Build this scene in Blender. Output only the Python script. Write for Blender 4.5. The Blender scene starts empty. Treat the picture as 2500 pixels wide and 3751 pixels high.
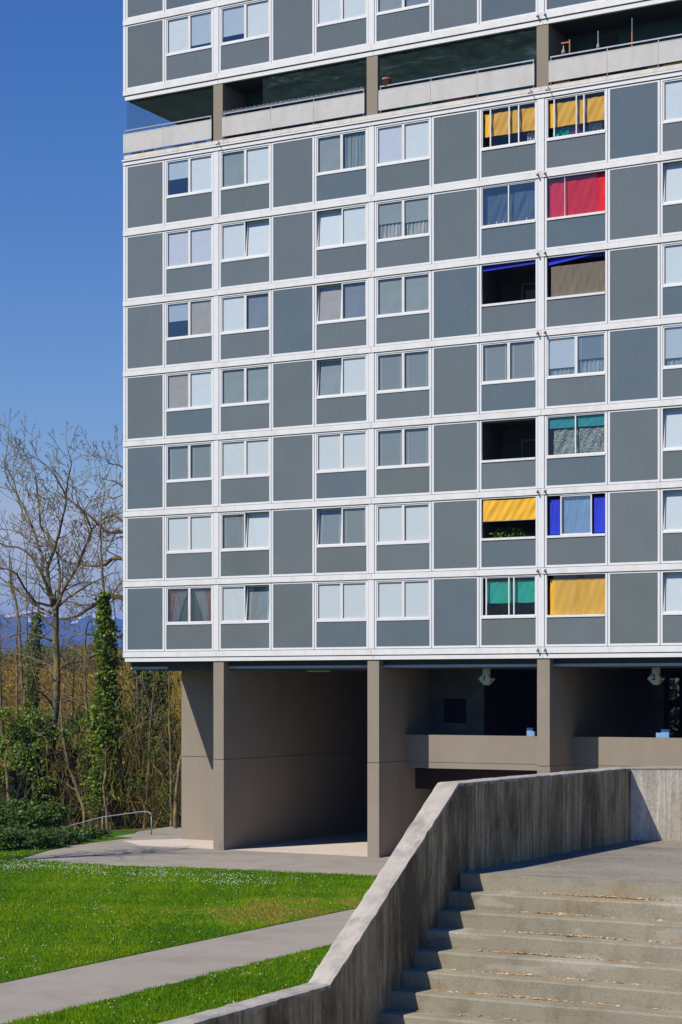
import bpy, math, random
import numpy as np
from mathutils import Vector, Matrix
R = math.radians
random.seed(7)

# ------------------------------------------------------------------ camera, sky, sun, exposure
sc = bpy.context.scene
col = sc.collection
CAM = (43.5136, -61.0965, 6.085)
YAW = R(28.925)
SH, CH = math.sin(YAW), math.cos(YAW)
FPX, HZ = 6967.12, 2529.0
cd = bpy.data.cameras.new('camera'); cam = bpy.data.objects.new('camera', cd); col.objects.link(cam)
cam.location = CAM; cam.rotation_euler = (math.pi/2, 0, YAW)
cd.sensor_fit = 'HORIZONTAL'; cd.sensor_width = 36; cd.lens = FPX/2500*36
cd.shift_y = 0.2614; cd.clip_start = 0.5; cd.clip_end = 40000
sc.camera = cam

SUN = Vector((0.40, 0.84, -1.0)).normalized()          # the way the light travels
w = bpy.data.worlds.new('World'); sc.world = w; w.use_nodes = True
nt = w.node_tree; nt.nodes.clear()
sky = nt.nodes.new('ShaderNodeTexSky'); sky.sky_type = 'NISHITA'; sky.sun_disc = False
sky.sun_elevation = math.asin(-SUN.z); sky.sun_rotation = math.atan2(-SUN.x, -SUN.y) % (2*math.pi)
sky.altitude = 400; sky.air_density = 1.15; sky.dust_density = 0.1; sky.ozone_density = 3.0
geo = nt.nodes.new('ShaderNodeTexCoord')
sep = nt.nodes.new('ShaderNodeSeparateXYZ'); nt.links.new(geo.outputs['Generated'], sep.inputs[0])
mp = nt.nodes.new('ShaderNodeMapping'); mp.inputs['Scale'].default_value = (5, 5, 16); mp.inputs['Location'].default_value = (1.3, 0.4, 0.2)
nt.links.new(geo.outputs['Generated'], mp.inputs[0])
nz = nt.nodes.new('ShaderNodeTexNoise'); nz.inputs['Scale'].default_value = 1.7; nz.inputs['Detail'].default_value = 7; nz.inputs['Roughness'].default_value = .55
nt.links.new(mp.outputs[0], nz.inputs['Vector'])
r1 = nt.nodes.new('ShaderNodeMapRange'); r1.inputs[1].default_value = .36; r1.inputs[2].default_value = .58
nt.links.new(nz.outputs[0], r1.inputs[0])
r2 = nt.nodes.new('ShaderNodeMapRange'); r2.interpolation_type = 'SMOOTHSTEP'
r2.inputs[1].default_value = .135; r2.inputs[2].default_value = .058    # clouds only low over the horizon
nt.links.new(sep.outputs[2], r2.inputs[0])
mm = nt.nodes.new('ShaderNodeMath'); mm.operation = 'MULTIPLY'
nt.links.new(r1.outputs[0], mm.inputs[0]); nt.links.new(r2.outputs[0], mm.inputs[1])
m2 = nt.nodes.new('ShaderNodeMath'); m2.operation = 'MULTIPLY'; m2.inputs[1].default_value = .85
nt.links.new(mm.outputs[0], m2.inputs[0])
mx = nt.nodes.new('ShaderNodeMix'); mx.data_type = 'RGBA'
hs = nt.nodes.new('ShaderNodeHueSaturation'); hs.inputs['Hue'].default_value = .518; hs.inputs['Saturation'].default_value = 1.40; hs.inputs['Value'].default_value = 1.04
nt.links.new(sky.outputs[0], hs.inputs['Color'])
nt.links.new(m2.outputs[0], mx.inputs[0]); nt.links.new(hs.outputs[0], mx.inputs[6]); mx.inputs[7].default_value = (6.8, 6.8, 7.3, 1)
bg = nt.nodes.new('ShaderNodeBackground'); bg.inputs[1].default_value = 0.10
out = nt.nodes.new('ShaderNodeOutputWorld')
nt.links.new(mx.outputs[2], bg.inputs[0]); nt.links.new(bg.outputs[0], out.inputs[0])
sl = bpy.data.lights.new('sun', 'SUN'); sl.energy = 4.9; sl.angle = R(.5); sl.color = (1, .94, .855)
so = bpy.data.objects.new('sun', sl); col.objects.link(so)
so.rotation_euler = SUN.to_track_quat('-Z', 'Y').to_euler()
vs = sc.view_settings; vs.view_transform = 'Standard'; vs.look = 'None'; vs.gamma = 1; vs.exposure = 0.05
sc.cycles.max_bounces = 6; sc.cycles.diffuse_bounces = 1; sc.cycles.transparent_max_bounces = 12
sc.cycles.caustics_reflective = False; sc.cycles.caustics_refractive = False

# ------------------------------------------------------------------ helpers
def ray(x, y):                       # photograph pixel -> direction (for placing things on their real planes)
    t = (x-1250)/FPX
    return (-SH+t*CH, CH+t*SH, -(y-HZ)/FPX)
def onY(x, y, Y):
    r = ray(x, y); k = (Y-CAM[1])/r[1]
    return Vector((CAM[0]+k*r[0], Y, CAM[2]+k*r[2]))
def onZ(x, y, Z=0.0):
    r = ray(x, y); k = (Z-CAM[2])/r[2]
    return Vector((CAM[0]+k*r[0], CAM[1]+k*r[1], Z))

class MB:
    def __init__(s): s.v = []; s.f = []
    def quad(s, a, b, c, d):
        n = len(s.v); s.v += [tuple(a), tuple(b), tuple(c), tuple(d)]; s.f.append((n, n+1, n+2, n+3)); return s
    def poly(s, pts):
        n = len(s.v); s.v += [tuple(p) for p in pts]; s.f.append(tuple(range(n, n+len(pts)))); return s
    def box(s, x0, x1, y0, y1, z0, z1):
        n = len(s.v)
        s.v += [(x0,y0,z0),(x1,y0,z0),(x1,y1,z0),(x0,y1,z0),(x0,y0,z1),(x1,y0,z1),(x1,y1,z1),(x0,y1,z1)]
        for q in ((0,3,2,1),(4,5,6,7),(0,1,5,4),(1,2,6,5),(2,3,7,6),(3,0,4,7)): s.f.append(tuple(n+i for i in q))
        return s
    def ring(s, x0, x1, z0, z1, wd, y0, y1, wb=None, wt=None):      # a rectangular frame in the facade plane
        wb = wd if wb is None else wb; wt = wd if wt is None else wt
        s.box(x0, x1, y0, y1, z1-wt, z1); s.box(x0, x1, y0, y1, z0, z0+wb)
        s.box(x0, x0+wd, y0, y1, z0+wb, z1-wt); s.box(x1-wd, x1, y0, y1, z0+wb, z1-wt); return s
    def prism(s, pts, z0, z1):
        n = len(s.v); k = len(pts)
        s.v += [(p[0], p[1], z0) for p in pts]+[(p[0], p[1], z1) for p in pts]
        s.f.append(tuple(range(n+k-1, n-1, -1))); s.f.append(tuple(range(n+k, n+2*k)))
        for i in range(k):
            j = (i+1) % k; s.f.append((n+i, n+j, n+k+j, n+k+i))
        return s
    def extrude(s, pts, d):
        n = len(s.v); k = len(pts); d = Vector(d)
        s.v += [tuple(Vector(p)) for p in pts]+[tuple(Vector(p)+d) for p in pts]
        s.f.append(tuple(range(n, n+k))); s.f.append(tuple(range(n+2*k-1, n+k-1, -1)))
        for i in range(k):
            j = (i+1) % k; s.f.append((n+j, n+i, n+k+i, n+k+j))
        return s
    def tube(s, pts, rad, n=6, cap=True):
        pts = [Vector(p) for p in pts]; base = len(s.v); m = len(pts)
        if not hasattr(rad, '__len__'): rad = [rad]*m
        u = None
        for i, p in enumerate(pts):
            d = (pts[min(i+1, m-1)]-pts[max(i-1, 0)])
            d = d.normalized() if d.length > 1e-9 else Vector((0,0,1))
            if u is None:
                u = d.cross(Vector((0,0,1)) if abs(d.z) < .9 else Vector((1,0,0))).normalized()
            else:
                u = u-d*u.dot(d); u = u.normalized() if u.length > 1e-6 else d.orthogonal().normalized()
            v = d.cross(u)
            for k in range(n):
                a = 2*math.pi*k/n; s.v.append(tuple(p+(u*math.cos(a)+v*math.sin(a))*rad[i]))
        for i in range(m-1):
            for k in range(n):
                a = base+i*n+k; b = base+i*n+(k+1) % n
                s.f.append((a, b, b+n, a+n))
        if cap:
            s.f.append(tuple(base+k for k in range(n-1, -1, -1))); s.f.append(tuple(base+(m-1)*n+k for k in range(n)))
        return s
    def lathe(s, prof, c, n=16):
        base = len(s.v)
        for r, z in prof:
            for k in range(n):
                a = 2*math.pi*k/n; s.v.append((c[0]+r*math.cos(a), c[1]+r*math.sin(a), c[2]+z))
        for i in range(len(prof)-1):
            for k in range(n):
                a = base+i*n+k; b = base+i*n+(k+1) % n; s.f.append((a, b, b+n, a+n))
        return s
    def build(s, name, m, parent=None, smooth=False, bevel=0, loc=None):
        me = bpy.data.meshes.new(name); me.from_pydata(s.v, [], s.f); me.update()
        return link(name, me, m, parent, smooth, bevel, loc)
def link(name, me, m, parent=None, smooth=False, bevel=0, loc=None):
    o = bpy.data.objects.new(name, me); col.objects.link(o)
    for q in (m if isinstance(m, (list, tuple)) else [m]): me.materials.append(q)
    if smooth: me.polygons.foreach_set('use_smooth', [True]*len(me.polygons))
    if bevel:
        b = o.modifiers.new('bevel', 'BEVEL'); b.width = bevel; b.segments = 2; b.limit_method = 'ANGLE'
    if parent: o.parent = parent
    if loc: o.location = loc
    return o
def np_mesh(name, V, Fa, m, parent=None, attr=None, smooth=False):
    """V (n,3), Fa (k,3 or 4); attr: one float per vertex, read by materials as 'tone'"""
    V = np.asarray(V, np.float32); Fa = np.asarray(Fa, np.int32)
    me = bpy.data.meshes.new(name); k = Fa.shape[1]
    me.vertices.add(len(V)); me.vertices.foreach_set('co', V.ravel())
    me.loops.add(Fa.size); me.loops.foreach_set('vertex_index', Fa.ravel())
    me.polygons.add(len(Fa)); me.polygons.foreach_set('loop_start', np.arange(0, Fa.size, k, dtype=np.int32))
    me.polygons.foreach_set('loop_total', np.full(len(Fa), k, np.int32))
    me.update(calc_edges=True)
    if attr is not None:
        a = me.attributes.new('tone', 'FLOAT', 'POINT'); a.data.foreach_set('value', np.asarray(attr, np.float32))
    return link(name, me, m, parent, smooth)
def tag(o, label=None, cat=None, group=None, kind=None):
    if label: o['label'] = label
    if cat: o['category'] = cat
    if group: o['group'] = group
    if kind: o['kind'] = kind
    return o
def empty(name, loc=(0,0,0)):
    o = bpy.data.objects.new(name, None); col.objects.link(o); o.location = loc; o.empty_display_size = .3; return o

# ------------------------------------------------------------------ materials
def base_mat(name):
    m = bpy.data.materials.new(name); m.use_nodes = True
    t = m.node_tree; b = t.nodes['Principled BSDF']; return m, t, b
def nnoise(t, scale, detail=5, rough=.6, stretch=(1,1,1), space='Object', loc=(0,0,0)):
    tc = t.nodes.new('ShaderNodeTexCoord'); mp = t.nodes.new('ShaderNodeMapping'); mp.inputs['Scale'].default_value = stretch
    mp.inputs['Location'].default_value = loc
    t.links.new(tc.outputs[space], mp.inputs[0])
    n = t.nodes.new('ShaderNodeTexNoise'); n.inputs['Scale'].default_value = scale; n.inputs['Detail'].default_value = detail; n.inputs['Roughness'].default_value = rough
    t.links.new(mp.outputs[0], n.inputs['Vector']); return n
def ramp(t, src, stops):
    r = t.nodes.new('ShaderNodeValToRGB'); t.links.new(src, r.inputs[0]); e = r.color_ramp.elements
    while len(e) < len(stops): e.new(.5)
    for i, (p, c) in enumerate(stops): e[i].position = p; e[i].color = (*c, 1)
    return r
def mixc(t, fac, a, b, mode='MIX'):
    m = t.nodes.new('ShaderNodeMix'); m.data_type = 'RGBA'; m.blend_type = mode
    for s, q in ((0, fac), (6, a), (7, b)):
        if isinstance(q, (int, float)): m.inputs[s].default_value = q
        elif isinstance(q, tuple): m.inputs[s].default_value = (*q, 1)
        else: t.links.new(q, m.inputs[s])
    return m.outputs[2]
def bump(t, b, src, strength=.3, dist=.01):
    n = t.nodes.new('ShaderNodeBump'); n.inputs['Strength'].default_value = strength; n.inputs['Distance'].default_value = dist
    t.links.new(src, n.inputs['Height']); t.links.new(n.outputs[0], b.inputs['Normal'])
def mat(name, c1, c2=None, scale=4, rough=.7, spec=.5, metal=0, stretch=(1,1,1), bmp=0, bscale=None, pos=(.35,.65), grime=None, gscale=1.2, gstretch=(1,1,.25)):
    m, t, b = base_mat(name)
    b.inputs['Roughness'].default_value = rough; b.inputs['Specular IOR Level'].default_value = spec; b.inputs['Metallic'].default_value = metal
    if c2 is None: b.inputs['Base Color'].default_value = (*c1, 1); cur = None
    else:
        n = nnoise(t, scale, stretch=stretch); r = ramp(t, n.outputs[0], [(pos[0], c1), (pos[1], c2)]); cur = r.outputs[0]
    if grime:
        n2 = nnoise(t, gscale, 8, .65, gstretch); r2 = ramp(t, n2.outputs[0], [(.48, (0,0,0)), (.72, (1,1,1))])
        cur = mixc(t, r2.outputs[0], cur if cur else c1, grime)
    if cur: t.links.new(cur, b.inputs['Base Color'])
    if bmp:
        n3 = nnoise(t, bscale or scale*8, 4); bump(t, b, n3.outputs[0], bmp, .01)
    return m
M = {}
M['white'] = mat('white_aluminium', (.80,.79,.765), (.76,.75,.73), 2.2, .42, .5, grime=(.68,.64,.57), gscale=1.6, gstretch=(1,1,.5))
M['white2'] = mat('white_frame', (.79,.785,.775), (.75,.745,.74), 3, .4)
M['dark_gap'] = mat('dark_joint', (.03,.033,.036), rough=.8)
M['gap_grey'] = mat('grey_joint', (.16,.18,.19), rough=.7)
M['cream'] = mat('cream_ledge', (.72,.67,.59), (.65,.59,.51), 2.5, .75, grime=(.50,.45,.38), gscale=2.2)
M['strip'] = mat('white_strip', (.78,.77,.76), (.72,.71,.70), 1.5, .5)
M['taupe'] = mat('taupe_render', (.305,.258,.198), (.282,.238,.182), .7, .9, .2, bmp=.25, bscale=60, grime=(.262,.222,.168), gscale=.9)
M['taupe_dark'] = mat('taupe_render_inner', (.20,.175,.145), (.18,.155,.13), .7, .9, .2, bmp=.25, bscale=60)
M['soffit'] = mat('shaded_soffit', (.055,.056,.06), (.045,.046,.05), 1, .8)  # dark tone carries the shade under ceilings and slabs
M['bar'] = mat('grey_light_rail', (.42,.45,.50), (.36,.39,.44), 1.3, .45)
M['dark'] = mat('dark_interior', (.02,.02,.021), (.012,.012,.013), .8, .9, .1)  # near-black colour holds the shade deep in rooms, lobby and passage
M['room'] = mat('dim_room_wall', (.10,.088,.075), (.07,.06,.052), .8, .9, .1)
M['parapet'] = mat('balcony_panel', (.58,.56,.53), (.54,.52,.49), 3, .75, grime=(.48,.45,.41), gscale=2)
M['rail'] = mat('grey_steel', (.48,.49,.51), (.40,.41,.43), 4, .4, metal=.6)
M['galv'] = mat('galvanised_steel', (.30,.32,.33), (.22,.235,.24), 5, .6, metal=.4)
M['dkgreen'] = mat('green_wall', (.05,.13,.11), (.035,.09,.08), .8, .6)
M['curtain_g'] = mat('grey_green_curtain', (.27,.34,.34), (.17,.23,.25), 3, .8, stretch=(4,1,.2))
M['blind_w'] = mat('white_blind', (.74,.80,.83), (.70,.77,.81), 3, .6)
M['blind_l'] = mat('lavender_blind', (.62,.66,.76), (.58,.63,.73), 3, .6)
M['blind_b'] = mat('beige_blind', (.40,.38,.36), (.36,.34,.32), 3, .7)
def slat(name, a, b, freq=190):
    m, t, bs = base_mat(name); tc = t.nodes.new('ShaderNodeTexCoord'); wv = t.nodes.new('ShaderNodeTexWave')
    wv.bands_direction = 'Z'; wv.inputs['Scale'].default_value = freq/20; wv.inputs['Distortion'].default_value = .25; wv.inputs['Detail Scale'].default_value = .3
    t.links.new(tc.outputs['Object'], wv.inputs[0]); r = ramp(t, wv.outputs[0], [(.25, a), (.7, b)])
    t.links.new(r.outputs[0], bs.inputs['Base Color']); bs.inputs['Roughness'].default_value = .6; return m
M['slat_g'] = slat('half_open_slats', (.13,.16,.165), (.29,.33,.335))
M['slat_w'] = slat('closed_slats', (.62,.67,.69), (.78,.83,.85))
M['slat_d'] = slat('shaded_slats', (.15,.18,.195), (.28,.325,.34))
M['blind_g'] = mat('grey_blind', (.29,.335,.335), (.25,.30,.305), 2.5, .7)
M['blind_bg'] = mat('blue_grey_blind', (.21,.25,.31), (.18,.22,.28), 2.5, .7)
def cloth(name, a, b):
    return mat(name, a, b, 3.2, .85, .2, stretch=(3, 1, .5), bmp=.5, bscale=5)
M['yellow'] = cloth('yellow_canvas', (.86,.47,.045), (.80,.42,.04)); M['red'] = cloth('red_canvas', (.70,.025,.04), (.58,.02,.035))
M['blue'] = cloth('blue_canvas', (.035,.06,.62), (.03,.045,.50)); M['green'] = cloth('green_canvas', (.02,.40,.31), (.018,.34,.265))
M['teal'] = cloth('teal_canvas', (.03,.30,.33), (.025,.24,.27)); M['sheer'] = cloth('sheer_curtain', (.50,.52,.50), (.26,.29,.29))
M['pinkc'] = cloth('red_patterned_curtain', (.66,.26,.24), (.42,.20,.19)); M['whitec'] = cloth('white_cloth', (.72,.72,.74), (.55,.56,.60))
M['pink'] = cloth('pink_cloth', (.62,.22,.40), (.45,.14,.28)); M['brownscreen'] = cloth('brown_screen', (.19,.16,.12), (.155,.13,.10))
def lace():
    m, t, b = base_mat('mesh_curtain'); v = t.nodes.new('ShaderNodeTexVoronoi'); v.inputs['Scale'].default_value = 26
    tc = t.nodes.new('ShaderNodeTexCoord'); t.links.new(tc.outputs['Object'], v.inputs['Vector'])
    r = ramp(t, v.outputs['Distance'], [(.2, (.55,.56,.50)), (.55, (.10,.14,.15))]); t.links.new(r.outputs[0], b.inputs['Base Color']); return m
M['lace'] = lace()
def net_dark():
    m, t, b = base_mat('knotted_net'); v = t.nodes.new('ShaderNodeTexBrick'); v.offset = 0; v.inputs['Scale'].default_value = 7
    v.inputs['Color1'].default_value = (.02,.05,.08,1); v.inputs['Color2'].default_value = (.02,.045,.075,1); v.inputs['Mortar'].default_value = (.14,.19,.19,1)
    v.inputs['Brick Width'].default_value = .5; v.inputs['Row Height'].default_value = .5; v.inputs['Mortar Size'].default_value = .05
    tc = t.nodes.new('ShaderNodeTexCoord'); mp_ = t.nodes.new('ShaderNodeMapping'); mp_.inputs['Rotation'].default_value = (R(90),0,0)
    t.links.new(tc.outputs['Object'], mp_.inputs[0]); t.links.new(mp_.outputs[0], v.inputs['Vector']); t.links.new(v.outputs[0], b.inputs['Base Color']); return m
M['net_dark'] = net_dark()
def glass(name, refl, tint, rough=.015, wavy=.0):
    m = bpy.data.materials.new(name); m.use_nodes = True; t = m.node_tree; t.nodes.clear()
    tr = t.nodes.new('ShaderNodeBsdfTransparent'); tr.inputs[0].default_value = (*tint, 1)
    gl = t.nodes.new('ShaderNodeBsdfGlossy'); gl.inputs['Roughness'].default_value = rough
    lw = t.nodes.new('ShaderNodeLayerWeight'); lw.inputs[0].default_value = .5
    pw = t.nodes.new('ShaderNodeMath'); pw.operation = 'POWER'; pw.inputs[1].default_value = 4.0; t.links.new(lw.outputs['Facing'], pw.inputs[0])
    ad = t.nodes.new('ShaderNodeMath'); ad.operation = 'MULTIPLY_ADD'; ad.inputs[1].default_value = .9; ad.inputs[2].default_value = refl; ad.use_clamp = True
    t.links.new(pw.outputs[0], ad.inputs[0]); ms = t.nodes.new('ShaderNodeMixShader')
    t.links.new(ad.outputs[0], ms.inputs[0]); t.links.new(tr.outputs[0], ms.inputs[1]); t.links.new(gl.outputs[0], ms.inputs[2])
    if wavy:
        n = nnoise(t, 1.2, 2); bb = t.nodes.new('ShaderNodeBump'); bb.inputs['Strength'].default_value = wavy; bb.inputs['Distance'].default_value = .02
        t.links.new(n.outputs[0], bb.inputs['Height']); t.links.new(bb.outputs[0], gl.inputs['Normal'])
    o = t.nodes.new('ShaderNodeOutputMaterial'); t.links.new(ms.outputs[0], o.inputs[0]); return m
M['glass'] = glass('window_glass', .10, (.93,.95,.95))
M['glass_r'] = glass('reflective_window_glass', .22, (.86,.90,.92)); M['glass_m'] = glass('sliding_window_glass', .07, (.90,.92,.92))
def panel_mat(name, a, b):
    m, t, bs = base_mat(name); n = nnoise(t, .8, 4, .5); n2 = nnoise(t, 9, 3, .6)
    r = ramp(t, n.outputs[0], [(.3, a), (.7, b)]); c = mixc(t, .12, r.outputs[0], n2.outputs[1], 'OVERLAY')
    n3 = nnoise(t, 3, 8, .7, (5, 1, .35)); r3 = ramp(t, n3.outputs[0], [(.58, (0,0,0)), (.78, (.34,.34,.34))])
    c = mixc(t, r3.outputs[0], c, (.34,.36,.36)); t.links.new(c, bs.inputs['Base Color'])
    bs.inputs['Roughness'].default_value = .09; bs.inputs['Specular IOR Level'].default_value = .55; return m
PANELS = [panel_mat('grey_panel_glass', (.140,.163,.167), (.156,.177,.180)), panel_mat('blue_grey_panel_glass', (.112,.146,.166), (.126,.158,.174)),
          panel_mat('green_grey_panel_glass', (.130,.153,.150), (.143,.166,.160)), panel_mat('warm_grey_panel_glass', (.134,.158,.162), (.146,.168,.170))]
M['asphalt'] = mat('path_asphalt', (.345,.305,.245), (.315,.278,.225), 1.2, .92, .2, bmp=.5, bscale=90, grime=(.26,.228,.185), gscale=.5, gstretch=(1,1,1))
M['slab'] = mat('pale_concrete_slab', (.66,.56,.46), (.60,.51,.42), 1.5, .85, .2, stretch=(.4,3,1), bmp=.2, bscale=50, grime=(.50,.43,.36), gscale=.8, gstretch=(.3,3,1))
def board_concrete(name, pale_streak, dk, moss, blot=.45):  # two streak tones of the concrete itself, plus moss and blotches
    m, t, b = base_mat(name); b.inputs['Roughness'].default_value = .92; b.inputs['Specular IOR Level'].default_value = .2
    n1 = nnoise(t, 15, 3, .6, (1,1,.045)); n2 = nnoise(t, 1.9, 9, .70, (1,1,.30)); n3 = nnoise(t, 18, 6, .7); n4 = nnoise(t, .8, 5, .6, (1,1,.6), loc=(4,2,1))
    r1_ = ramp(t, n1.outputs[0], [(.38, dk), (.58, pale_streak)]); r2_ = ramp(t, n2.outputs[0], [(.40, (.95,.95,.95)), (.56, (0,0,0))])
    c = mixc(t, r2_.outputs[0], r1_.outputs[0], tuple(x*blot for x in dk)); r4_ = ramp(t, n4.outputs[0], [(.52, (0,0,0)), (.68, (.6,.6,.6))])
    c = mixc(t, r4_.outputs[0], c, moss); r3_ = ramp(t, n3.outputs[0], [(.30, (.72,.72,.72)), (.55, (1,1,1))]); c = mixc(t, 1.0, c, r3_.outputs[0], 'MULTIPLY')
    vo = t.nodes.new('ShaderNodeTexVoronoi'); vo.inputs['Scale'].default_value = 14; tc = t.nodes.new('ShaderNodeTexCoord'); t.links.new(tc.outputs['Object'], vo.inputs['Vector'])
    rv = ramp(t, vo.outputs['Distance'], [(.07, (.25,.25,.25)), (.11, (1,1,1))]); c = mixc(t, .8, c, rv.outputs[0], 'MULTIPLY')
    t.links.new(c, b.inputs['Base Color'])
    ad = t.nodes.new('ShaderNodeMath'); ad.operation = 'MULTIPLY_ADD'; ad.inputs[1].default_value = 2.5; t.links.new(n1.outputs[0], ad.inputs[0]); t.links.new(n3.outputs[0], ad.inputs[2])
    bump(t, b, ad.outputs[0], .6, .012); return m
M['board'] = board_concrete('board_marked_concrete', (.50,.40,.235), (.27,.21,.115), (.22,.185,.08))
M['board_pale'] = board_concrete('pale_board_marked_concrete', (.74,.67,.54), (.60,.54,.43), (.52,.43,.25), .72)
M['coping'] = mat('rough_concrete_top', (.47,.425,.36), (.38,.345,.29), 3, .95, .15, bmp=.9, bscale=26, grime=(.24,.21,.17), gscale=3.5, gstretch=(1,1,1))
def step_mat():
    m, t, b = base_mat('stair_concrete'); b.inputs['Roughness'].default_value = .95; b.inputs['Specular IOR Level'].default_value = .15
    n1 = nnoise(t, .9, 7, .62); n2 = nnoise(t, 60, 4, .7); n3 = nnoise(t, 2.2, 8, .7, (1,1,2.5), loc=(3,5,1)); n4 = nnoise(t, .7, 3, .5, (1.2,1,6), loc=(7,1,2))
    r = ramp(t, n1.outputs[0], [(.3, (.29,.258,.185)), (.7, (.355,.318,.23))]); r3_ = ramp(t, n3.outputs[0], [(.50, (0,0,0)), (.74, (.75,.75,.75))])
    c = mixc(t, r3_.outputs[0], r.outputs[0], (.215,.18,.12)); r4_ = ramp(t, n4.outputs[0], [(.56, (0,0,0)), (.60, (.75,.75,.75))]); c = mixc(t, r4_.outputs[0], c, (.42,.38,.295))
    r2_ = ramp(t, n2.outputs[0], [(.28, (.60,.60,.60)), (.5, (1,1,1))]); c = mixc(t, 1.0, c, r2_.outputs[0], 'MULTIPLY')
    n5 = nnoise(t, .55, 3, .5, (1,1,1.4), loc=(9,2,6)); r5 = ramp(t, n5.outputs[0], [(.66, (0,0,0)), (.74, (.6,.6,.6))]); c = mixc(t, r5.outputs[0], c, (.34,.22,.085))
    n6 = nnoise(t, 3.2, 9, .75, (1,1,.5), loc=(1,7,3)); r6 = ramp(t, n6.outputs[0], [(.36, (.84,.83,.80)), (.50, (1,1,1))]); c = mixc(t, 1.0, c, r6.outputs[0], 'MULTIPLY')
    t.links.new(c, b.inputs['Base Color']); bump(t, b, n2.outputs[0], .5, .006); return m
M['step'] = step_mat()
def tread_mat():
    m, t, b = base_mat('worn_paving'); b.inputs['Roughness'].default_value = .95; b.inputs['Specular IOR Level'].default_value = .15
    n1 = nnoise(t, .6, 8, .65, (1,1.6,1)); n2 = nnoise(t, 40, 5, .75)
    r = ramp(t, n1.outputs[0], [(.35, (.215,.188,.145)), (.62, (.34,.30,.235))]); r2_ = ramp(t, n2.outputs[0], [(.36, (.55,.55,.55)), (.55, (1,1,1))])
    c = mixc(t, 1.0, r.outputs[0], r2_.outputs[0], 'MULTIPLY'); t.links.new(c, b.inputs['Base Color']); bump(t, b, n2.outputs[0], .5, .006); return m
M['tread'] = tread_mat()
def tone_mat(name, stops, rough=.8, spec=.3, trans=0, noise=None):
    m, t, b = base_mat(name); a = t.nodes.new('ShaderNodeAttribute'); a.attribute_name = 'tone'
    src = a.outputs['Fac']; r = ramp(t, src, stops); c = r.outputs[0]
    if noise:
        n = nnoise(t, noise[0], 5, .6); rr = ramp(t, n.outputs[0], [(.38, (0,0,0)), (.62, (1,1,1))]); c = mixc(t, rr.outputs[0], c, noise[1])
    t.links.new(c, b.inputs['Base Color']); b.inputs['Roughness'].default_value = rough; b.inputs['Specular IOR Level'].default_value = spec
    if trans:
        td = t.nodes.new('ShaderNodeBsdfTranslucent'); t.links.new(c, td.inputs[0]); ms = t.nodes.new('ShaderNodeMixShader'); ms.inputs[0].default_value = trans
        o = t.nodes['Material Output']; t.links.new(b.outputs[0], ms.inputs[1]); t.links.new(td.outputs[0], ms.inputs[2]); t.links.new(ms.outputs[0], o.inputs[0])
    return m
M['bark'] = mat('lichen_bark', (.10,.082,.058), (.20,.17,.12), 5, .95, .1, stretch=(1,1,.4), bmp=.8, bscale=14, grime=(.40,.28,.03), gscale=1.5, gstretch=(1,1,1))
M['twig'] = mat('pale_twig', (.14,.105,.065), (.25,.195,.12), 2, .9, .1, grime=(.33,.24,.06), gscale=.6, gstretch=(1,1,1))
M['ivy'] = tone_mat('ivy_leaf', [(0, (.025,.06,.005)), (.5, (.11,.20,.01)), (1, (.29,.38,.03))], .55, .3, .35)
M['laurel'] = tone_mat('laurel_leaf', [(0, (.02,.05,.004)), (.5, (.085,.17,.008)), (1, (.23,.32,.02))], .5, .35, .3)
M['lime'] = tone_mat('spring_leaf', [(0, (.07,.11,.008)), (.5, (.16,.21,.014)), (1, (.27,.30,.02))], .6, .3, .35)
M['dryleaf'] = tone_mat('dry_leaf', [(0, (.20,.10,.035)), (.5, (.42,.26,.11)), (1, (.66,.50,.30))], .8, .2)
M['thicket'] = tone_mat('thicket_twig', [(0, (.03,.025,.012)), (.35, (.12,.085,.03)), (.6, (.22,.155,.04)), (.85, (.33,.24,.06)), (1, (.19,.22,.025))], .9, .1)
M['wood_far'] = tone_mat('distant_woodland', [(0, (.08,.06,.03)), (.35, (.22,.145,.03)), (.7, (.43,.26,.02)), (1, (.14,.17,.04))], .9, .1)
def turf():
    m, t, b = base_mat('turf'); b.inputs['Roughness'].default_value = .9; b.inputs['Specular IOR Level'].default_value = .1
    n1 = nnoise(t, .25, 6, .6); n2 = nnoise(t, 6, 6, .7); r = ramp(t, n1.outputs[0], [(.35, (.045,.12,.003)), (.6, (.085,.18,.004)), (.72, (.15,.18,.012))])
    r2_ = ramp(t, n2.outputs[0], [(.3, (.55,.55,.55)), (.65, (1.15,1.15,1.1))]); c = mixc(t, 1.0, r.outputs[0], r2_.outputs[0], 'MULTIPLY')
    t.links.new(c, b.inputs['Base Color']); bump(t, b, n2.outputs[0], .7, .05); return m
M['turf'] = turf()
M['blade'] = tone_mat('grass_blade', [(0, (.035,.11,.003)), (.42, (.145,.30,.005)), (.8, (.28,.41,.008)), (1, (.40,.33,.05))], .75, .08, .3)
M['petal'] = mat('daisy_petal', (.80,.79,.68), rough=.8, spec=.1)
M['earth'] = mat('woodland_floor', (.085,.07,.035), (.13,.10,.04), .35, .95, .1, grime=(.06,.08,.02), gscale=.12, gstretch=(1,1,1))
M['mount'] = mat('hazed_blue_rock', (.018,.035,.06), (.04,.06,.085), .0035, .95, .1)  # rock coloured dark blue, with some of the distance haze put in
M['snow'] = mat('snow', (.85,.87,.9), rough=.8)
M['signface'] = mat('sign_face', (.50,.51,.36), (.44,.45,.32), 3, .5)
M['ink'] = mat('sign_ink', (.01,.01,.01), rough=.6)
M['terra'] = mat('terracotta', (.50,.20,.11), (.42,.16,.09), 6, .85)
M['woodstain'] = mat('orange_wood', (.52,.20,.05), (.38,.13,.03), 6, .6, stretch=(1,1,.2))
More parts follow.
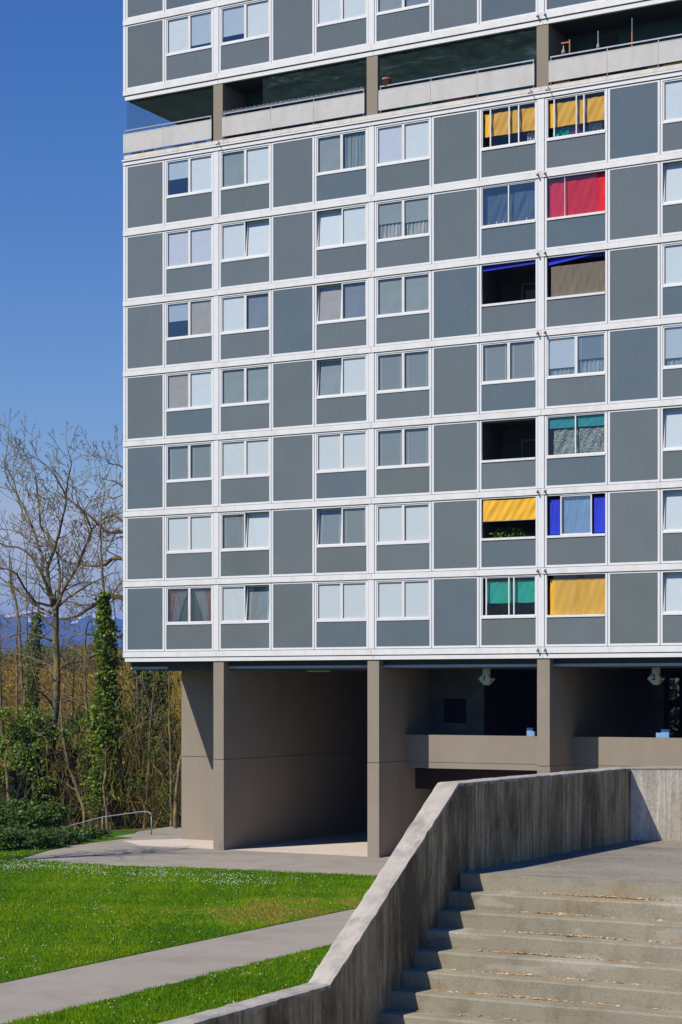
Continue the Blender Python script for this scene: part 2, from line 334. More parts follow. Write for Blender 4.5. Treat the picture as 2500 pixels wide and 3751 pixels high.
M['tileshade'] = mat('shaded_wall_tile', (.11,.115,.10), (.06,.065,.058), 1.0, .6)  # pale tile darkened so the lobby's shade sits in its colour
M['brown'] = mat('brown_door', (.20,.095,.03), (.16,.075,.025), 3, .6)
M['dkred'] = mat('dark_red_block', (.03,.012,.006), (.02,.009,.005), 2, .7)
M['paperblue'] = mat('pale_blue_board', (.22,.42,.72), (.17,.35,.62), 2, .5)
M['clearjar'] = glass('bottle_glass', .12, (.80,.86,.86), .02)
M['mustard'] = mat('mustard_plank', (.62,.45,.06), (.5,.36,.05), 3, .7)
def net_mat():
    m = bpy.data.materials.new('dark_bird_net'); m.use_nodes = True; t = m.node_tree; t.nodes.clear()
    tr = t.nodes.new('ShaderNodeBsdfTransparent'); df = t.nodes.new('ShaderNodeBsdfDiffuse'); df.inputs[0].default_value = (.06,.105,.098,1)
    n = nnoise(t, 1.1, 8, .72, (.55,1,2.2)); n.inputs['Distortion'].default_value = 1.6; r = ramp(t, n.outputs[0], [(.4, (.16,.16,.16)), (.55, (.28,.28,.28)), (.68, (.75,.75,.75))]); ms = t.nodes.new('ShaderNodeMixShader')
    t.links.new(r.outputs[0], ms.inputs[0]); t.links.new(tr.outputs[0], ms.inputs[1]); t.links.new(df.outputs[0], ms.inputs[2])
    o = t.nodes.new('ShaderNodeOutputMaterial'); t.links.new(ms.outputs[0], o.inputs[0]); return m
M['net'] = net_mat()

# ------------------------------------------------------------------ terrain, hills, mountains, sky air
def hnoise(x, y, s, seed=0):
    x = x/s; y = y/s
    return (np.sin(x*1.3+y*.7+seed)+np.sin(x*.6-y*1.7+seed*2.1)+.5*np.sin(x*2.9+y*2.3+seed*.7)+.3*np.sin(x*5.1-y*4.4+seed))/2.8
def terrain_h(X, Y):
    X = np.asarray(X, float); Y = np.asarray(Y, float)
    # flat plaza; the bank falls away beyond the edge, then the far wooded slope rises
    d = (-(X+4.5)*0.75+(Y-10)*0.66)           # distance past the edge towards the river
    fall = -7.0*np.clip(d/22, 0, 1)**1.2
    r = np.hypot(X-CAM[0], Y-CAM[1])
    t = np.clip((r-150)/230, 0, 1); rise = (t*t*(3-2*t))*(15.6+2.6*hnoise(X, Y, 45, 1))
    away = np.clip((r-420)/900, 0, 1); away = away*away*(3-2*away)
    front = np.clip((CAM[1]-10-Y)/40, 0, 1)
    h = np.where(d > 0, fall+rise*(d > 0), 0)*(1-front)
    h = h*(1-away)+away*(-4)
    return h-0.05
def build_terrain():
    rs = np.concatenate([np.linspace(0, 60, 7)[1:], np.linspace(62, 170, 55), np.geomspace(173, 12000, 70)])
    na = 300; ang = np.linspace(0, 2*np.pi, na, endpoint=False)
    A, Rr = np.meshgrid(ang, rs); X = CAM[0]+Rr*np.cos(A); Y = CAM[1]+Rr*np.sin(A); Z = terrain_h(X, Y)
    V = np.concatenate([[[CAM[0], CAM[1], -.05]], np.stack([X, Y, Z], -1).reshape(-1, 3)])
    F = []
    for i in range(len(rs)-1):
        a = 1+i*na+np.arange(na); b = 1+i*na+(np.arange(na)+1) % na; F.append(np.stack([a, a+na, b+na, b], 1))
    a = 1+np.arange(na); b = 1+(np.arange(na)+1) % na
    F.append(np.stack([np.zeros(na, int), a, b, b], 1)); F = np.concatenate(F)
    me = bpy.data.meshes.new('ground'); me.from_pydata(V.tolist(), [], [tuple(dict.fromkeys(q)) for q in F.tolist()]); me.update()
    o = link('ground', me, M['earth'], smooth=True); tag(o, kind='structure')
build_terrain()
def mountains():
    rng = np.random.default_rng(3)
    for name, dist, base, amp, snowline, seed, m in (('far_mountains', 8600, 345, 36, 362, 2.0, 0), ('blue_hills', 6200, 205, 26, 9999, 5.0, 0)):
        n = 240; k = 26; V = []; 
        az = np.linspace(-.45, .45, n)+YAW   # around the view direction
        for j in range(k):
            s = j/(k-1)
            prof = base+amp*(np.sin(az*19+seed)+.6*np.sin(az*43+seed*2)+.35*np.sin(az*101+seed)+.2*np.sin(az*211+seed*3))
            ridge = prof*np.sin(s*np.pi)**.8
            wob = (1-abs(2*s-1))*amp*.35*(np.sin(az*170+s*14+seed)+np.sin(az*97-s*23))
            rr = dist+s*1900
            V.append(np.stack([CAM[0]-np.sin(az)*rr, CAM[1]+np.cos(az)*rr, ridge+wob-6], -1))
        V = np.concatenate(V); F = []
        for j in range(k-1):
            a = j*n+np.arange(n-1); F.append(np.stack([a, a+1, a+n+1, a+n], 1))
        o = np_mesh(name, V, np.concatenate(F), [M['mount'], M['snow']], smooth=False)
        z = V[:, 2]; nf = len(o.data.polygons); Fa = np.concatenate(F); zc = z[Fa].mean(1)
        mi = (zc > snowline+rng.normal(0, 14, nf)).astype(np.int32); o.data.polygons.foreach_set('material_index', mi)
        tag(o, kind='structure')
mountains()

# ------------------------------------------------------------------ lawn, plaza, paths
def sheet(name, pts, z, m, thick=.03):
    mb = MB(); mb.prism([(p[0], p[1]) for p in pts], z-thick, z); o = mb.build(name, m); tag(o, kind='structure'); return o
plaza = [onZ(*p) for p in ((62.5,3150), (250,3163), (446,3174), (777,3184), (1071,3199), (1250,3205), (1400,3211))]
far_edge = [onZ(*p) for p in ((654,3054.5), (553.6,3063.4), (446,3074.6), (285.7,3094.6), (178.6,3117))]
pl = [(p.x, p.y) for p in plaza]+[(34.6, -6.0), (34.6, 14), (0, 14), (-1.2, 9)]+[(p.x, p.y) for p in far_edge]
sheet('plaza_pavement', pl, 0.0, M['asphalt'])
sheet('concrete_slab', [(-1.4, 1.9), (.62, .28), (34.4, .02), (34.4, 13.5), (.1, 13.5), (.1, 3.8)], .006, M['slab'], .004)
sheet('path', [(18.32, -62), (21.5, -62), (21.42, -29), (21.3, -20), (21.4, -6.2), (18.4, -6.4), (18.25, -16), (18.25, -24)], .004, M['asphalt'], .03)
sheet('side_path', [(-3.1, 3.3), (-1.95, 3.6), (-1.75, 5), (-1.6, 6.9), (-2.4, 9), (-4.2, 9.5), (-3.7, 6)], -.004, M['asphalt'], .03)
lawn_a = [(p.x, p.y) for p in plaza[:-1]]+[(18.28, -6.45), (18.22, -16), (18.22, -24), (18.29, -62), (-30, -62), (-30, -8), (-6, 4.5), (-4.3, 7), (-3.3, 5.5), (-3.05, 3.3)]
le = [(p.x, p.y) for p in far_edge[1:]]
lawn_a += [(-1.97, 3.4)]+[(-1.93, 2.6), (-1.86, -.5), (-1.1, -3.35), (.15, -6.75)]
sheet('lawn', lawn_a, .012, M['turf'], .04)
sheet('lawn_strip', [(21.46, -62), (34.6, -62), (34.6, -6.2), (21.43, -6.25), (21.33, -20), (21.45, -29)], .012, M['turf'], .04)

# ------------------------------------------------------------------ the apartment building
FL = 2.75
B = empty('apartment_building', (15.5, 6, 0))
tag(B, 'tall slab apartment block with white aluminium grid, grey glass panels and taupe ground floor walls', 'building')
def part(mb, name, m, label=None, parent=None, bevel=0, **k):
    o = mb.build(name, m, bevel=bevel, **k); p = parent or B
    o.parent = p
    if p is B: o.matrix_parent_inverse = Matrix.Translation(-B.location)
    if label: o['label'] = label
    return o
def z1k(k): return 7.375+FL*(k+1)
def z0k(k): return 7.590+FL*k
PO = 6.685
XEND = 24.74
posts = [(4.205, 4.441), (10.893, 11.139), (17.565, 17.812), (24.245, XEND)]
BAND = 2.75
def band(z0, z1, y, x0=0.0, name='floor_band', m='white', th=.12, xs=None):
    mb = MB(); xs = xs or [x0, 4.335, 11.02, 17.69, XEND]
    for a, b in zip(xs[:-1], xs[1:]): mb.box(a+(.006 if a > x0 else 0), b-.006, y, y+th, z0, z1)
    return part(mb, name, M[m])
for k in range(10):
    if k == 7: continue
    zb = 7.375+FL*k
    if k == 8:
        band(zb, zb+.205, -.035)
        continue
    band(zb, zb+.205, -.035)
zb = 7.375+FL*7; band(zb+.012, zb+.15, -.035)                                   # under the balcony storey
band(zb+.165, zb+.225, -.075, -.03, 'drip_strip', 'strip', xs=[-.03, 2.6, 7.2, 12.4, 17.0, 20.9, XEND])
o = band(zb+.265, zb+.405, -.01, .03, 'balcony_ledge', 'cream', xs=[.03, .75, 1.95, 4.65, 7.2, 10.2, 13.4, 17.7, 20.1, XEND])
for zz in (7.20, 29.178): band(zz, zz+.135, -.02, .09, 'soffit_trim', 'strip', xs=[.09, 4.41, 11.1, 17.76, XEND])
mb = MB(); mb.box(.10, XEND, .0, .2, 7.33, 7.38); part(mb, 'shadow_joint', M['gap_grey']); mb = MB(); mb.box(.10, XEND, .0, .2, 29.305, 29.385); part(mb, 'shadow_joint', M['gap_grey'])
# vertical posts
floors = [0,1,2,3,4,5,6,8,9]
for a, b, run in [(a, b, r) for a, b in posts for r in (floors[:7], floors[7:])]:
    mb = MB()
    for k in run:
        mb.box(a+.006, b-.010, -.012, .10, z0k(k)+.006, z1k(k)-.018)
    part(mb, 'post', M['white2'])
for run in (floors[:7], floors[7:]):
    mb = MB()
    for k in run: mb.box(.0, .112, -.012, .12, z0k(k)+.004, z1k(k)-.012)
    part(mb, 'corner_post', M['white2'])
# slabs, end wall, back wall, near-black sheets in place of the rooms' shade
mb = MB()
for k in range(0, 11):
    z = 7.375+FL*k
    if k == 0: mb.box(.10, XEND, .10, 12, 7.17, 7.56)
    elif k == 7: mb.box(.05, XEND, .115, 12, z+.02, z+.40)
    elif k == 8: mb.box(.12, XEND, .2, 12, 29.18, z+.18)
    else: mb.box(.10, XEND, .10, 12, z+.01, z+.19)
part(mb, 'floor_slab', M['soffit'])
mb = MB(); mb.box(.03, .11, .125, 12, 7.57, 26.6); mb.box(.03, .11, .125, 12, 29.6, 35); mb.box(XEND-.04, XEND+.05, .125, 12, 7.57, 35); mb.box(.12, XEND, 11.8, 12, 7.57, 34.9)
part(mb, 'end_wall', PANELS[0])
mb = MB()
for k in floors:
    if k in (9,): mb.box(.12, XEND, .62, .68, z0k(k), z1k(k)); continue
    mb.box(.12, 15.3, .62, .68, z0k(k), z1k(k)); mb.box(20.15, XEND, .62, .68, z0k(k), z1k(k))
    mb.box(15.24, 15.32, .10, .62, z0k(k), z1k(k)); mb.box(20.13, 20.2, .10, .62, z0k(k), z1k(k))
part(mb, 'dark_backing', M['dark'])
mb = MB(); mb.box(0, XEND, 0, 12, 35.0-.15, 35.2); part(mb, 'roof', M['gap_grey'])

# near-black strips added behind the open joints to shade the gaps
mb = MB()
for k in floors:
    for x in (.117, 1.944, 4.203, 4.441, 6.761, 8.630, 10.893, 11.139, 13.456, 15.328, 17.565, 17.812, 20.133, 22.009, 24.245): mb.box(x-.03, x+.03, .022, .05, z0k(k)-.004, z1k(k)+.004)
    mb.box(.12, XEND, .022, .05, z0k(k)-.004, z0k(k)+.03); mb.box(.12, XEND, .022, .05, z1k(k)-.04, z1k(k)+.006)
part(mb, 'joint_backing', M['dark_gap'])
# tall grey panels
pcols = [(.117, 1.944), (6.761, 8.630), (13.456, 15.328), (20.133, 22.009)]
prs = random.Random(11)
hue = {(6,0):0,(5,0):0,(4,0):0,(3,0):2,(2,0):1,(1,0):3,(0,0):1,(6,1):3,(5,1):3,(4,1):1,(3,1):2,(2,1):3,(1,1):3,(0,1):2,(6,2):2,(5,2):3,(4,2):1,(3,2):3,(2,2):3,(1,2):3,(0,2):1,(6,3):1,(5,3):0,(4,3):2,(3,3):1,(2,3):3,(1,3):0,(0,3):2,(8,0):2,(8,1):3}
for k in floors:
    for c, (a, b) in enumerate(pcols):
        z0, z1 = z0k(k), z1k(k)
        mb = MB(); mb.box(a+.07, b-.07, .012, .05, z0+.06, z1-.05)
        g = part(mb, 'wall_panel', PANELS[hue.get((k, c), prs.randrange(4))])
        fr = MB(); fr.ring(a+.011, b-.011, z0+.008, z1-.018, .077, 0, .09, .074, .056)
        o = fr.build('panel_frame', M['white2']); o.parent = g; o.matrix_parent_inverse = Matrix.Translation(-B.location) if False else Matrix()
        o.matrix_parent_inverse = g.matrix_world.inverted()

# windows
def child(mb, name, m, par, label=None, **k):
    o = mb.build(name, m, **k); o.parent = par
    if label: o['label'] = label
    return o
def make_window(xa, xb, k, L, Rr, label=None, tiltL=0, tiltR=0):
    """L, Rr: lists of (material, from_top fraction, to fraction, depth) hung behind each pane, plus 'r' for mirror-like glass"""
    z0, z1 = z0k(k), z1k(k)
    fr = MB(); fr.ring(xa+.011, xb-.011, z0+.008, z1-.018, .073, 0, .10, .072, .056)
    fr.box(xa+.084, xb-.084, -.012, .10, z1-1.515, z1-1.452)
    wdw = part(fr, 'window', M['white2'], label)
    sp = MB(); sp.box(xa+.075, xb-.075, .012, .05, z0+.06, z1-1.50)
    child(sp, 'spandrel_panel', PANELS[prs.randrange(4)], wdw)
    xm = (xa+xb)/2; zb, zt = z1-1.446, z1-.078
    for (x0, x1, items, tl) in ((xa+.086, xm-.001, L, tiltL), (xm+.001, xb-.086, Rr, tiltR)):
        H = zt-zb; W = x1-x0
        s = MB(); s.ring(0, W, 0, H, .050, .022, .07, .050, .045)
        so_ = child(s, 'sash', M['white'], wdw); so_.location = (x0, 0, zb)
        if tl: so_.rotation_euler.x = -R(tl)
        gl = 'glass_r' if 'r' in items else 'glass'
        p = MB(); p.quad((.046, .045, .046), (W-.046, .045, .046), (W-.046, .045, H-.04), (.046, .045, H-.04))
        # pane, blind and curtain go with their sash; kept one level down so they hang off the window
        def on_sash(mb2, nm, mm_):
            o2 = child(mb2, nm, mm_, wdw); o2.location = so_.location; o2.rotation_euler = so_.rotation_euler; return o2
        on_sash(p, 'pane', M[gl])
        for it in items:
            if it == 'r': continue
            mname, f0, f1, dep = it
            b = MB(); zt_, zb_ = H-.05-(H-.09)*f0, H-.05-(H-.09)*f1
            if mname in ('sheer', 'pinkc', 'curtain_g', 'whitec'):
                n = 26; y0 = .09+dep
                for i in range(n):
                    u0, u1 = i/n, (i+1)/n; f = lambda u: y0+.018*math.sin(u*40)+.008*math.sin(u*97)
                    b.quad((.05+u0*(W-.1), f(u0), zb_), (.05+u1*(W-.1), f(u1), zb_), (.05+u1*(W-.1), f(u1), zt_), (.05+u0*(W-.1), f(u0), zt_))
                on_sash(b, 'curtain', M[mname])
            else:
                b.box(.05, W-.05, .078+dep, .086+dep, zb_, zt_)
                if 'slat' in mname:                                   # guide cords
                    pass
                on_sash(b, 'blind', M[mname])
                if 'slat_g' == mname or 'slat_d' == mname:
                    c = MB()
                    for u in (.16, .86): c.box(W*u-.005, W*u+.005, .070+dep, .076+dep, zb_, zt_)
                    on_sash(c, 'blind_cord', M['blind_w'])
    return wdw
Wp = [('blind_w', 0, 1, 0)]; Ws = [('slat_w', 0, 1, 0)]; Lp = [('blind_l', 0, 1, 0)]; Bb = [('blind_b', 0, 1, 0)]
Gp = [('blind_g', 0, 1, .02)]; Gs = [('slat_g', 0, 1, .02)]; Gd = [('slat_d', 0, 1, .03)]; Bg = [('blind_bg', 0, 1, .04)]
def part_blind(f, m='blind_w'): return ['r', (m, 0, f, 0)]
C1, C2, C3, C4, C7 = (1.944, 4.205), (4.441, 6.761), (8.630, 10.893), (11.139, 13.456), (22.009, 24.245)
C5, C6 = (15.328, 17.565), (17.812, 20.133)
spec = [
 (6, C1, part_blind(.53), Wp, {}), (6, C2, Gp, Wp, {}), (6, C3, Gp, [('curtain_g', 0, 1, .03)], {}), (6, C4, Lp, Wp, {}), (6, C7, Wp, Wp, {}),
 (5, C1, Lp, Lp, {}), (5, C2, Wp, Wp, dict(tiltR=5)), (5, C3, Wp, Wp, dict(tiltL=5)), (5, C4, [('blind_g', 0, .58, 0), ('sheer', .58, 1, .03)], [('blind_g', 0, .62, 0), ('sheer', .55, 1, .03)], {}), (5, C7, Ws, Ws, dict(tiltL=5)),
 (4, C1, part_blind(.52, 'blind_l'), Bb, {}), (4, C2, Wp, Bg, {}), (4, C3, Bb, Bg, dict(tiltL=5)), (4, C4, Gp, Gp, {}), (4, C7, Wp, Wp, {}),
 (3, C1, Bb, Wp, {}), (3, C2, Gp, Gp, {}), (3, C3, Gp, Ws, dict(tiltL=5)), (3, C4, Gs, Gs, {}), (3, C7, ['r', ('slat_w', 0, .80, 0), ('sheer', .7, 1, .05)], ['r', ('slat_w', 0, .8, 0)], {}),
 (2, C1, Gd, Gd, {}), (2, C2, Ws, Ws, {}), (2, C3, Ws, Ws, {}), (2, C4, Gd, Gd, {}), (2, C7, Ws, Ws, dict(tiltL=5)),
 (1, C1, Ws, Ws, {}), (1, C2, Gd, Ws, dict(tiltR=5)), (1, C3, Gs, Gs, dict(tiltL=5)), (1, C4, Ws, [('slat_w', 0, 1, .02)], {}), (1, C7, Ws, Ws, dict(tiltL=5)),
 (0, C1, [('slat_d', 0, 1, .03)], [('slat_d', 0, 1, .03)], {}), (0, C2, Ws, Gd, dict(tiltR=5)), (0, C3, Ws, Ws, {}), (0, C4, Ws, Ws, {}), (0, C7, Ws, Ws, dict(tiltL=5)),
 (8, C1, Wp, part_blind(.9), {}), (8, C2, part_blind(.82), Wp, {}), (8, C3, Wp, Wp, {}), (8, C4, Gp, Bg, {}), (8, C5, Wp, Wp, {}), (8, C6, Wp, Wp, {}), (8, C7, Wp, Wp, {}),
 (9, C1, Wp, Wp, {}), (9, C2, Wp, Wp, {}), (9, C3, Wp, Wp, {}), (9, C4, Wp, Wp, {}), (9, C5, Wp, Wp, {}), (9, C6, Wp, Wp, {}), (9, C7, Wp, Wp, {}),
 (3, C5, [('slat_g', 0, 1, .02), ], [('slat_g', 0, 1, .02)], {}), (3, C6, ['r', ('slat_w', 0, .8, 0), ('sheer', .7, 1, .05)], ['r', ('slat_g', 0, .62, 0), ('sheer', .5, 1, .05)], {}),
]
for (k, (a, b), L, Rr, kw) in spec:
    if (k, a) == (0, C1[0]): continue
    make_window(a, b, k, L, Rr, **kw)
# lowest window at the corner: red edged drapes drawn back
k = 0; wd_ = make_window(*C1, 0, [], [], 'window with white and red drapes tied back behind slats')
def drape(x0, x1, x2, x3, m, y):
    mb = MB(); zt, zb_ = z1k(0)-.13, z1k(0)-1.39; n = 14
    for i in range(n):
        for j in range(10):
            def P(i_, j_):
                u = i_/n; v = j_/10; xa_ = x0+(x2-x0)*v**.7; xb_ = x1+(x3-x1)*v**.7
                return (xa_+(xb_-xa_)*u, y+.02*math.sin(u*22), zt+(zb_-zt)*v)
            mb.quad(P(i, j+1), P(i+1, j+1), P(i+1, j), P(i, j))
    child(mb, 'curtain', M[m], wd_)
xa, xb = C1; xm = (xa+xb)/2
drape(xa+.14, xa+.62, xa+.14, xa+.30, 'pinkc', .16); drape(xa+.50, xm-.05, xa+.28, xa+.55, 'sheer', .14)
drape(xb-.62, xb-.14, xb-.30, xb-.14, 'pinkc', .16); drape(xm+.05, xb-.5, xb-.55, xb-.28, 'sheer', .14)
mb = MB(); mb.box(xa+.12, xb-.12, .20, .21, z1k(0)-1.4, z1k(0)-.1); child(mb, 'curtain', M['dkgreen'], wd_)
mb = MB()
for i in range(34):
    z = z1k(0)-.14-i*.0375; mb.box(xa+.145, xm-.06, .080, .092, z-.006, z); mb.box(xm+.06, xb-.145, .080, .092, z-.006, z)
child(mb, 'blind', M['blind_g'], wd_)

# loggias
def loggia(k, cc, label, room='room'):
    xa, xb = cc; z0, z1 = z0k(k), z1k(k)
    fr = MB(); fr.ring(xa+.011, xb-.009, z0+.008, z1-.018, .073, 0, .10, .072, .040)
    lg = part(fr, 'loggia', M['white2'], label)
    sp = MB(); sp.box(xa+.075, xb-.075, .012, .06, z0+.06, z1-1.50); child(sp, 'spandrel_panel', PANELS[prs.randrange(4)], lg)
    cp = MB(); cp.box(xa+.084, xb-.082, -.02, .13, z1-1.515, z1-1.435); child(cp, 'sill', M['white'], lg)
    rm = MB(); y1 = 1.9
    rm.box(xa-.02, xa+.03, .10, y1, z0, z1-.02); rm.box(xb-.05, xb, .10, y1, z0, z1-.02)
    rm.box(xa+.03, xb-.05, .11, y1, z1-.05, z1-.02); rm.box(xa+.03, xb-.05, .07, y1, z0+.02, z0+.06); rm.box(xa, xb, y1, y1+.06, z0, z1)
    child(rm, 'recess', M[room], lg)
    return lg, xa+.084, xb-.082, z1-1.435, z1-.057
def cloth_sheet(x0, x1, z0, z1, y, amp=.012, tilt=0, n=30, m_=12, seed=0, sag=.008):
    mb = MB(); seed = seed or (x0*7+z0*3) % 9
    def P(i, j):
        u, v = i/n, j/m_
        return (x0+(x1-x0)*u, y+tilt*v+amp*math.sin(u*17+v*5+seed)*math.sin(v*3+.4)+amp*.6*math.sin(u*41+v*9+seed), z1+(z0-z1)*v-sag*math.sin(u*math.pi)*(1-v)+.006*math.sin(u*13+seed)*v)
    for i in range(n):
        for j in range(m_): mb.quad(P(i, j+1), P(i+1, j+1), P(i+1, j), P(i, j))
    return mb
def sheet_pane(a, b, y, z0, z1):
    p = MB(); p.quad((a, y, z0), (b, y, z0), (b, y, z1), (a, y, z1)); return p
def glaze(lg, x0, x1, z0, z1, bars, panes, refl='glass'):
    fr = MB(); fr.ring(x0+.002, x1-.002, z0+.001, z1-.001, .035, .02, .075)
    for b_ in bars: fr.box(b_-.022, b_+.022, .012, .07, z0+.036, z1-.036)
    child(fr, 'sliding_frame', M['white'], lg)
    for a, b in panes:
        p = sheet_pane(a, b, .045, z0+.03, z1-.03); child(p, 'pane', M[refl], lg)
# 6: yellow blinds with drying laundry behind sliding glass
lg, x0, x1, z0, z1 = loggia(6, C5, 'glazed loggia with a yellow blind two thirds down and its left pane slid open'); H = z1-z0
child(cloth_sheet(x0+.06, x1-.03, z0+.42, z1-.14, .13), 'fabric_blind', M['yellow'], lg)
glaze(lg, x0, x1, z0, z1, [x0+.34, x0+1.06, x0+1.42], [(x0+.34, x0+1.06), (x0+1.06, x1-.03)], 'glass_m')
LA = cloth_sheet(x1-.44, x1-.05, z0+.02, z0+.42, .30, .03, seed=2).build('hanging_cloth', M['whitec']); tag(LA, 'pale sheet hanging below the yellow blind in the left of the two top loggias', 'laundry')
lg, x0, x1, z0, z1 = loggia(6, C6, 'glazed loggia with a yellow blind and drying clothes below it')
child(cloth_sheet(x0+.04, x1-.02, z0+.40, z1-.14, .13, seed=3), 'fabric_blind', M['yellow'], lg)
glaze(lg, x0, x1, z0, z1, [x0+.27, x0+1.09, x0+1.37], [(x0+.27, x0+1.09), (x0+1.09, x1-.03)], 'glass_m')
for (a, b, zz0, zz1, m_, lab, s) in ((.10, .78, .02, .40, 'green', 'green towel hanging under the yellow blind', 1), (.74, 1.12, .16, .44, 'pink', 'pink cloth hanging beside a green towel', 4), (1.15, 1.42, .06, .34, 'teal', 'small teal cloth hanging between the pink cloth and the white one', 6), (1.42, 1.92, .03, .44, 'whitec', 'crumpled white cloth hanging to the right of the pink cloth', 9)):
    o = cloth_sheet(x0+a, x0+b, z0+zz0, z0+zz1, .26+.01*s, .03, seed=s).build('hanging_cloth', M[m_]); tag(o, lab, 'laundry', 'clothes drying in the top loggia')
# 5
lg, x0, x1, z0, z1 = loggia(5, C5, 'dark glazed loggia with knotted net curtain')
glaze(lg, x0, x1, z0, z1, [(x0+x1)/2], [(x0+.03, (x0+x1)/2), ((x0+x1)/2, x1-.03)], 'glass_r')
child(cloth_sheet(x0+.06, x1-.06, z0+.02, z1-.26, .22, .02), 'curtain', M['net_dark'], lg)
for i, xx in enumerate((.20, .52, .66, .76, 1.35, 1.66, 1.88)):
    b = MB(); b.lathe([(0, 0), (.028, .002), (.03, .09), (.012, .14), (.012, .17), (0, .172)], (x0+xx, .17, z0+.001), 10)
    o = b.build('ornament', M['blind_w'] if i % 2 else M['terra'], smooth=True); tag(o, 'small %s ornament on the sill, %s from the left of seven' % ('white' if i % 2 else 'reddish', ('first', 'second', 'third', 'fourth', 'fifth', 'sixth', 'seventh')[i]), 'ornament', 'ornaments on the sill of the dark glazed loggia')
lg, x0, x1, z0, z1 = loggia(5, C6, 'loggia fully closed by a bright red blind')
child(cloth_sheet(x0+.02, x1-.02, z0+.01, z1-.03, .14, .010), 'fabric_blind', M['red'], lg)
p = sheet_pane(x0+.62, x1-.32, .048, z0+.01, z1-.01); child(p, 'pane', M['glass_m'], lg); p = sheet_pane(x0+.01, x0+.66, .064, z0+.01, z1-.01); child(p, 'pane', M['glass'], lg)
p = MB(); p.box(x0+.65, x0+.668, .035, .06, z0+.01, z1-.01); child(p, 'sliding_frame', M['white'], lg)
# 4
lg, x0, x1, z0, z1 = loggia(4, C5, 'open dark loggia with rolled up blue awning')
a = MB(); a.extrude([(x0+.05, .05, z1-.20), (x1-.01, .05, z1-.13), (x1-.01, .05, z1-.085), (x0+.05, .05, z1-.155)], (0, .10, .0)); child(a, 'awning', M['blue'], lg)
a = MB(); a.box(x0+.01, x1-.01, .17, .22, z1-.15, z1-.01); child(a, 'awning_box', M['blue'], lg)
a = MB(); a.box(x0+.02, x1-.02, .11, .17, z0+.001, z0+.02); child(a, 'sill_board', M['woodstain'], lg)
a = MB(); a.box(x0+.9, x0+1.6, 1.82, 1.87, z0-.3, z0+.75); a.ring(x0+.75, x1-.2, z0-.6, z0+1.0, .06, 1.80, 1.89); child(a, 'inner_window', M['gap_grey'], lg)
lg, x0, x1, z0, z1 = loggia(4, C6, 'open loggia with beige privacy screen and blue awning rolled up')
a = MB(); a.extrude([(x0+.05, .05, z1-.26), (x0+1.75, .05, z1-.05), (x0+1.75, .05, z1-.03), (x0+.05, .05, z1-.165)], (0, .10, 0)); child(a, 'awning', M['blue'], lg)
a = MB(); a.box(x0+.01, x1-.01, .17, .22, z1-.12, z1-.01); child(a, 'awning_box', M['blue'], lg)
child(cloth_sheet(x0+.12, x1-.01, z0+.0, z1-.30, .11, .006), 'fabric_blind', M['brownscreen'], lg)
# 2
lg, x0, x1, z0, z1 = loggia(2, C5, 'open dark loggia with blue inner door glass')
a = MB(); a.box(x0+.01, x1-.01, .05, .09, z1-.055, z1-.02); child(a, 'awning_box', M['gap_grey'], lg)
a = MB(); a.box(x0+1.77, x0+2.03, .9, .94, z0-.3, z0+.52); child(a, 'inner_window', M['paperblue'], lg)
a = MB(); a.ring(x0+.75, x1-.4, z0-.6, z0+.9, .06, 1.80, 1.89); child(a, 'inner_window', M['gap_grey'], lg)
lg, x0, x1, z0, z1 = loggia(2, C6, 'glazed loggia with a teal blind and shiny mesh curtain')
glaze(lg, x0, x1, z0, z1, [x0+1.06], [(x0+.03, x0+1.06), (x0+1.06, x1-.03)], 'glass_m')
child(cloth_sheet(x0+.05, x1-.03, z1-.42, z1-.04, .10, .005), 'fabric_blind', M['teal'], lg)
child(cloth_sheet(x0+.20, x1-.05, z0+.01, z0+.92, .16, .02), 'curtain', M['lace'], lg)
# 1
lg, x0, x1, z0, z1 = loggia(1, C5, 'open loggia with yellow awning lowered halfway')
child(cloth_sheet(x0+.05, x1-.01, z0+.60, z1-.04, .03, .014, sag=.02), 'fabric_blind', M['yellow'], lg)
a = MB(); a.box(x0+.05, x1-.01, .018, .04, z0+.585, z0+.60); child(a, 'awning_rail', M['rail'], lg)
def leafy(name, cx, cy, cz, rx, ry, rz, n, s, m, seed=0, parent=None, lo=0, hi=1, shell=.45):
    rng = np.random.default_rng(seed); d = rng.normal(size=(n, 3)); d /= np.linalg.norm(d, axis=1)[:, None]
    rr = (shell+(1-shell)*rng.random(n))[:, None]; P = d*rr*np.array([rx, ry, rz])+np.array([cx, cy, cz])
    return leaves(name, P, s, m, seed, parent, lo, hi)
def leaves(name, P, s, m, seed=0, parent=None, lo=0, hi=1, up=.5):
    """one diamond leaf per point; returns the object"""
    rng = np.random.default_rng(seed+99); n = len(P)
    nrm = rng.normal(size=(n, 3)); nrm[:, 2] = np.abs(nrm[:, 2])+up; nrm[:, 1] -= .5; nrm /= np.linalg.norm(nrm, axis=1)[:, None]
    t = np.cross(nrm, rng.normal(size=(n, 3))); t /= np.linalg.norm(t, axis=1)[:, None]; b = np.cross(nrm, t)
    L = s*(.6+.8*rng.random(n))[:, None]; W = L*(.36+.2*rng.random(n))[:, None]
    V = np.stack([P-t*L*.5, P+b*W-nrm*L*.08, P+t*L*.5, P-b*W-nrm*L*.08], 1).reshape(-1, 3)
    tone = np.repeat(lo+(hi-lo)*rng.random(n), 4)
    return np_mesh(name, V, np.arange(4*n).reshape(n, 4), m, parent, tone)
o = leafy('potted_plants', (x0+x1)/2-.2, .5, z0+.12, .95, .25, .30, 420, .10, M['ivy'], 5, lo=0, hi=.8); tag(o, 'dark green foliage of house plants under the yellow awning', 'plants', kind='stuff')
lg, x0, x1, z0, z1 = loggia(1, C6, 'loggia with deep blue blinds and one central glass pane')
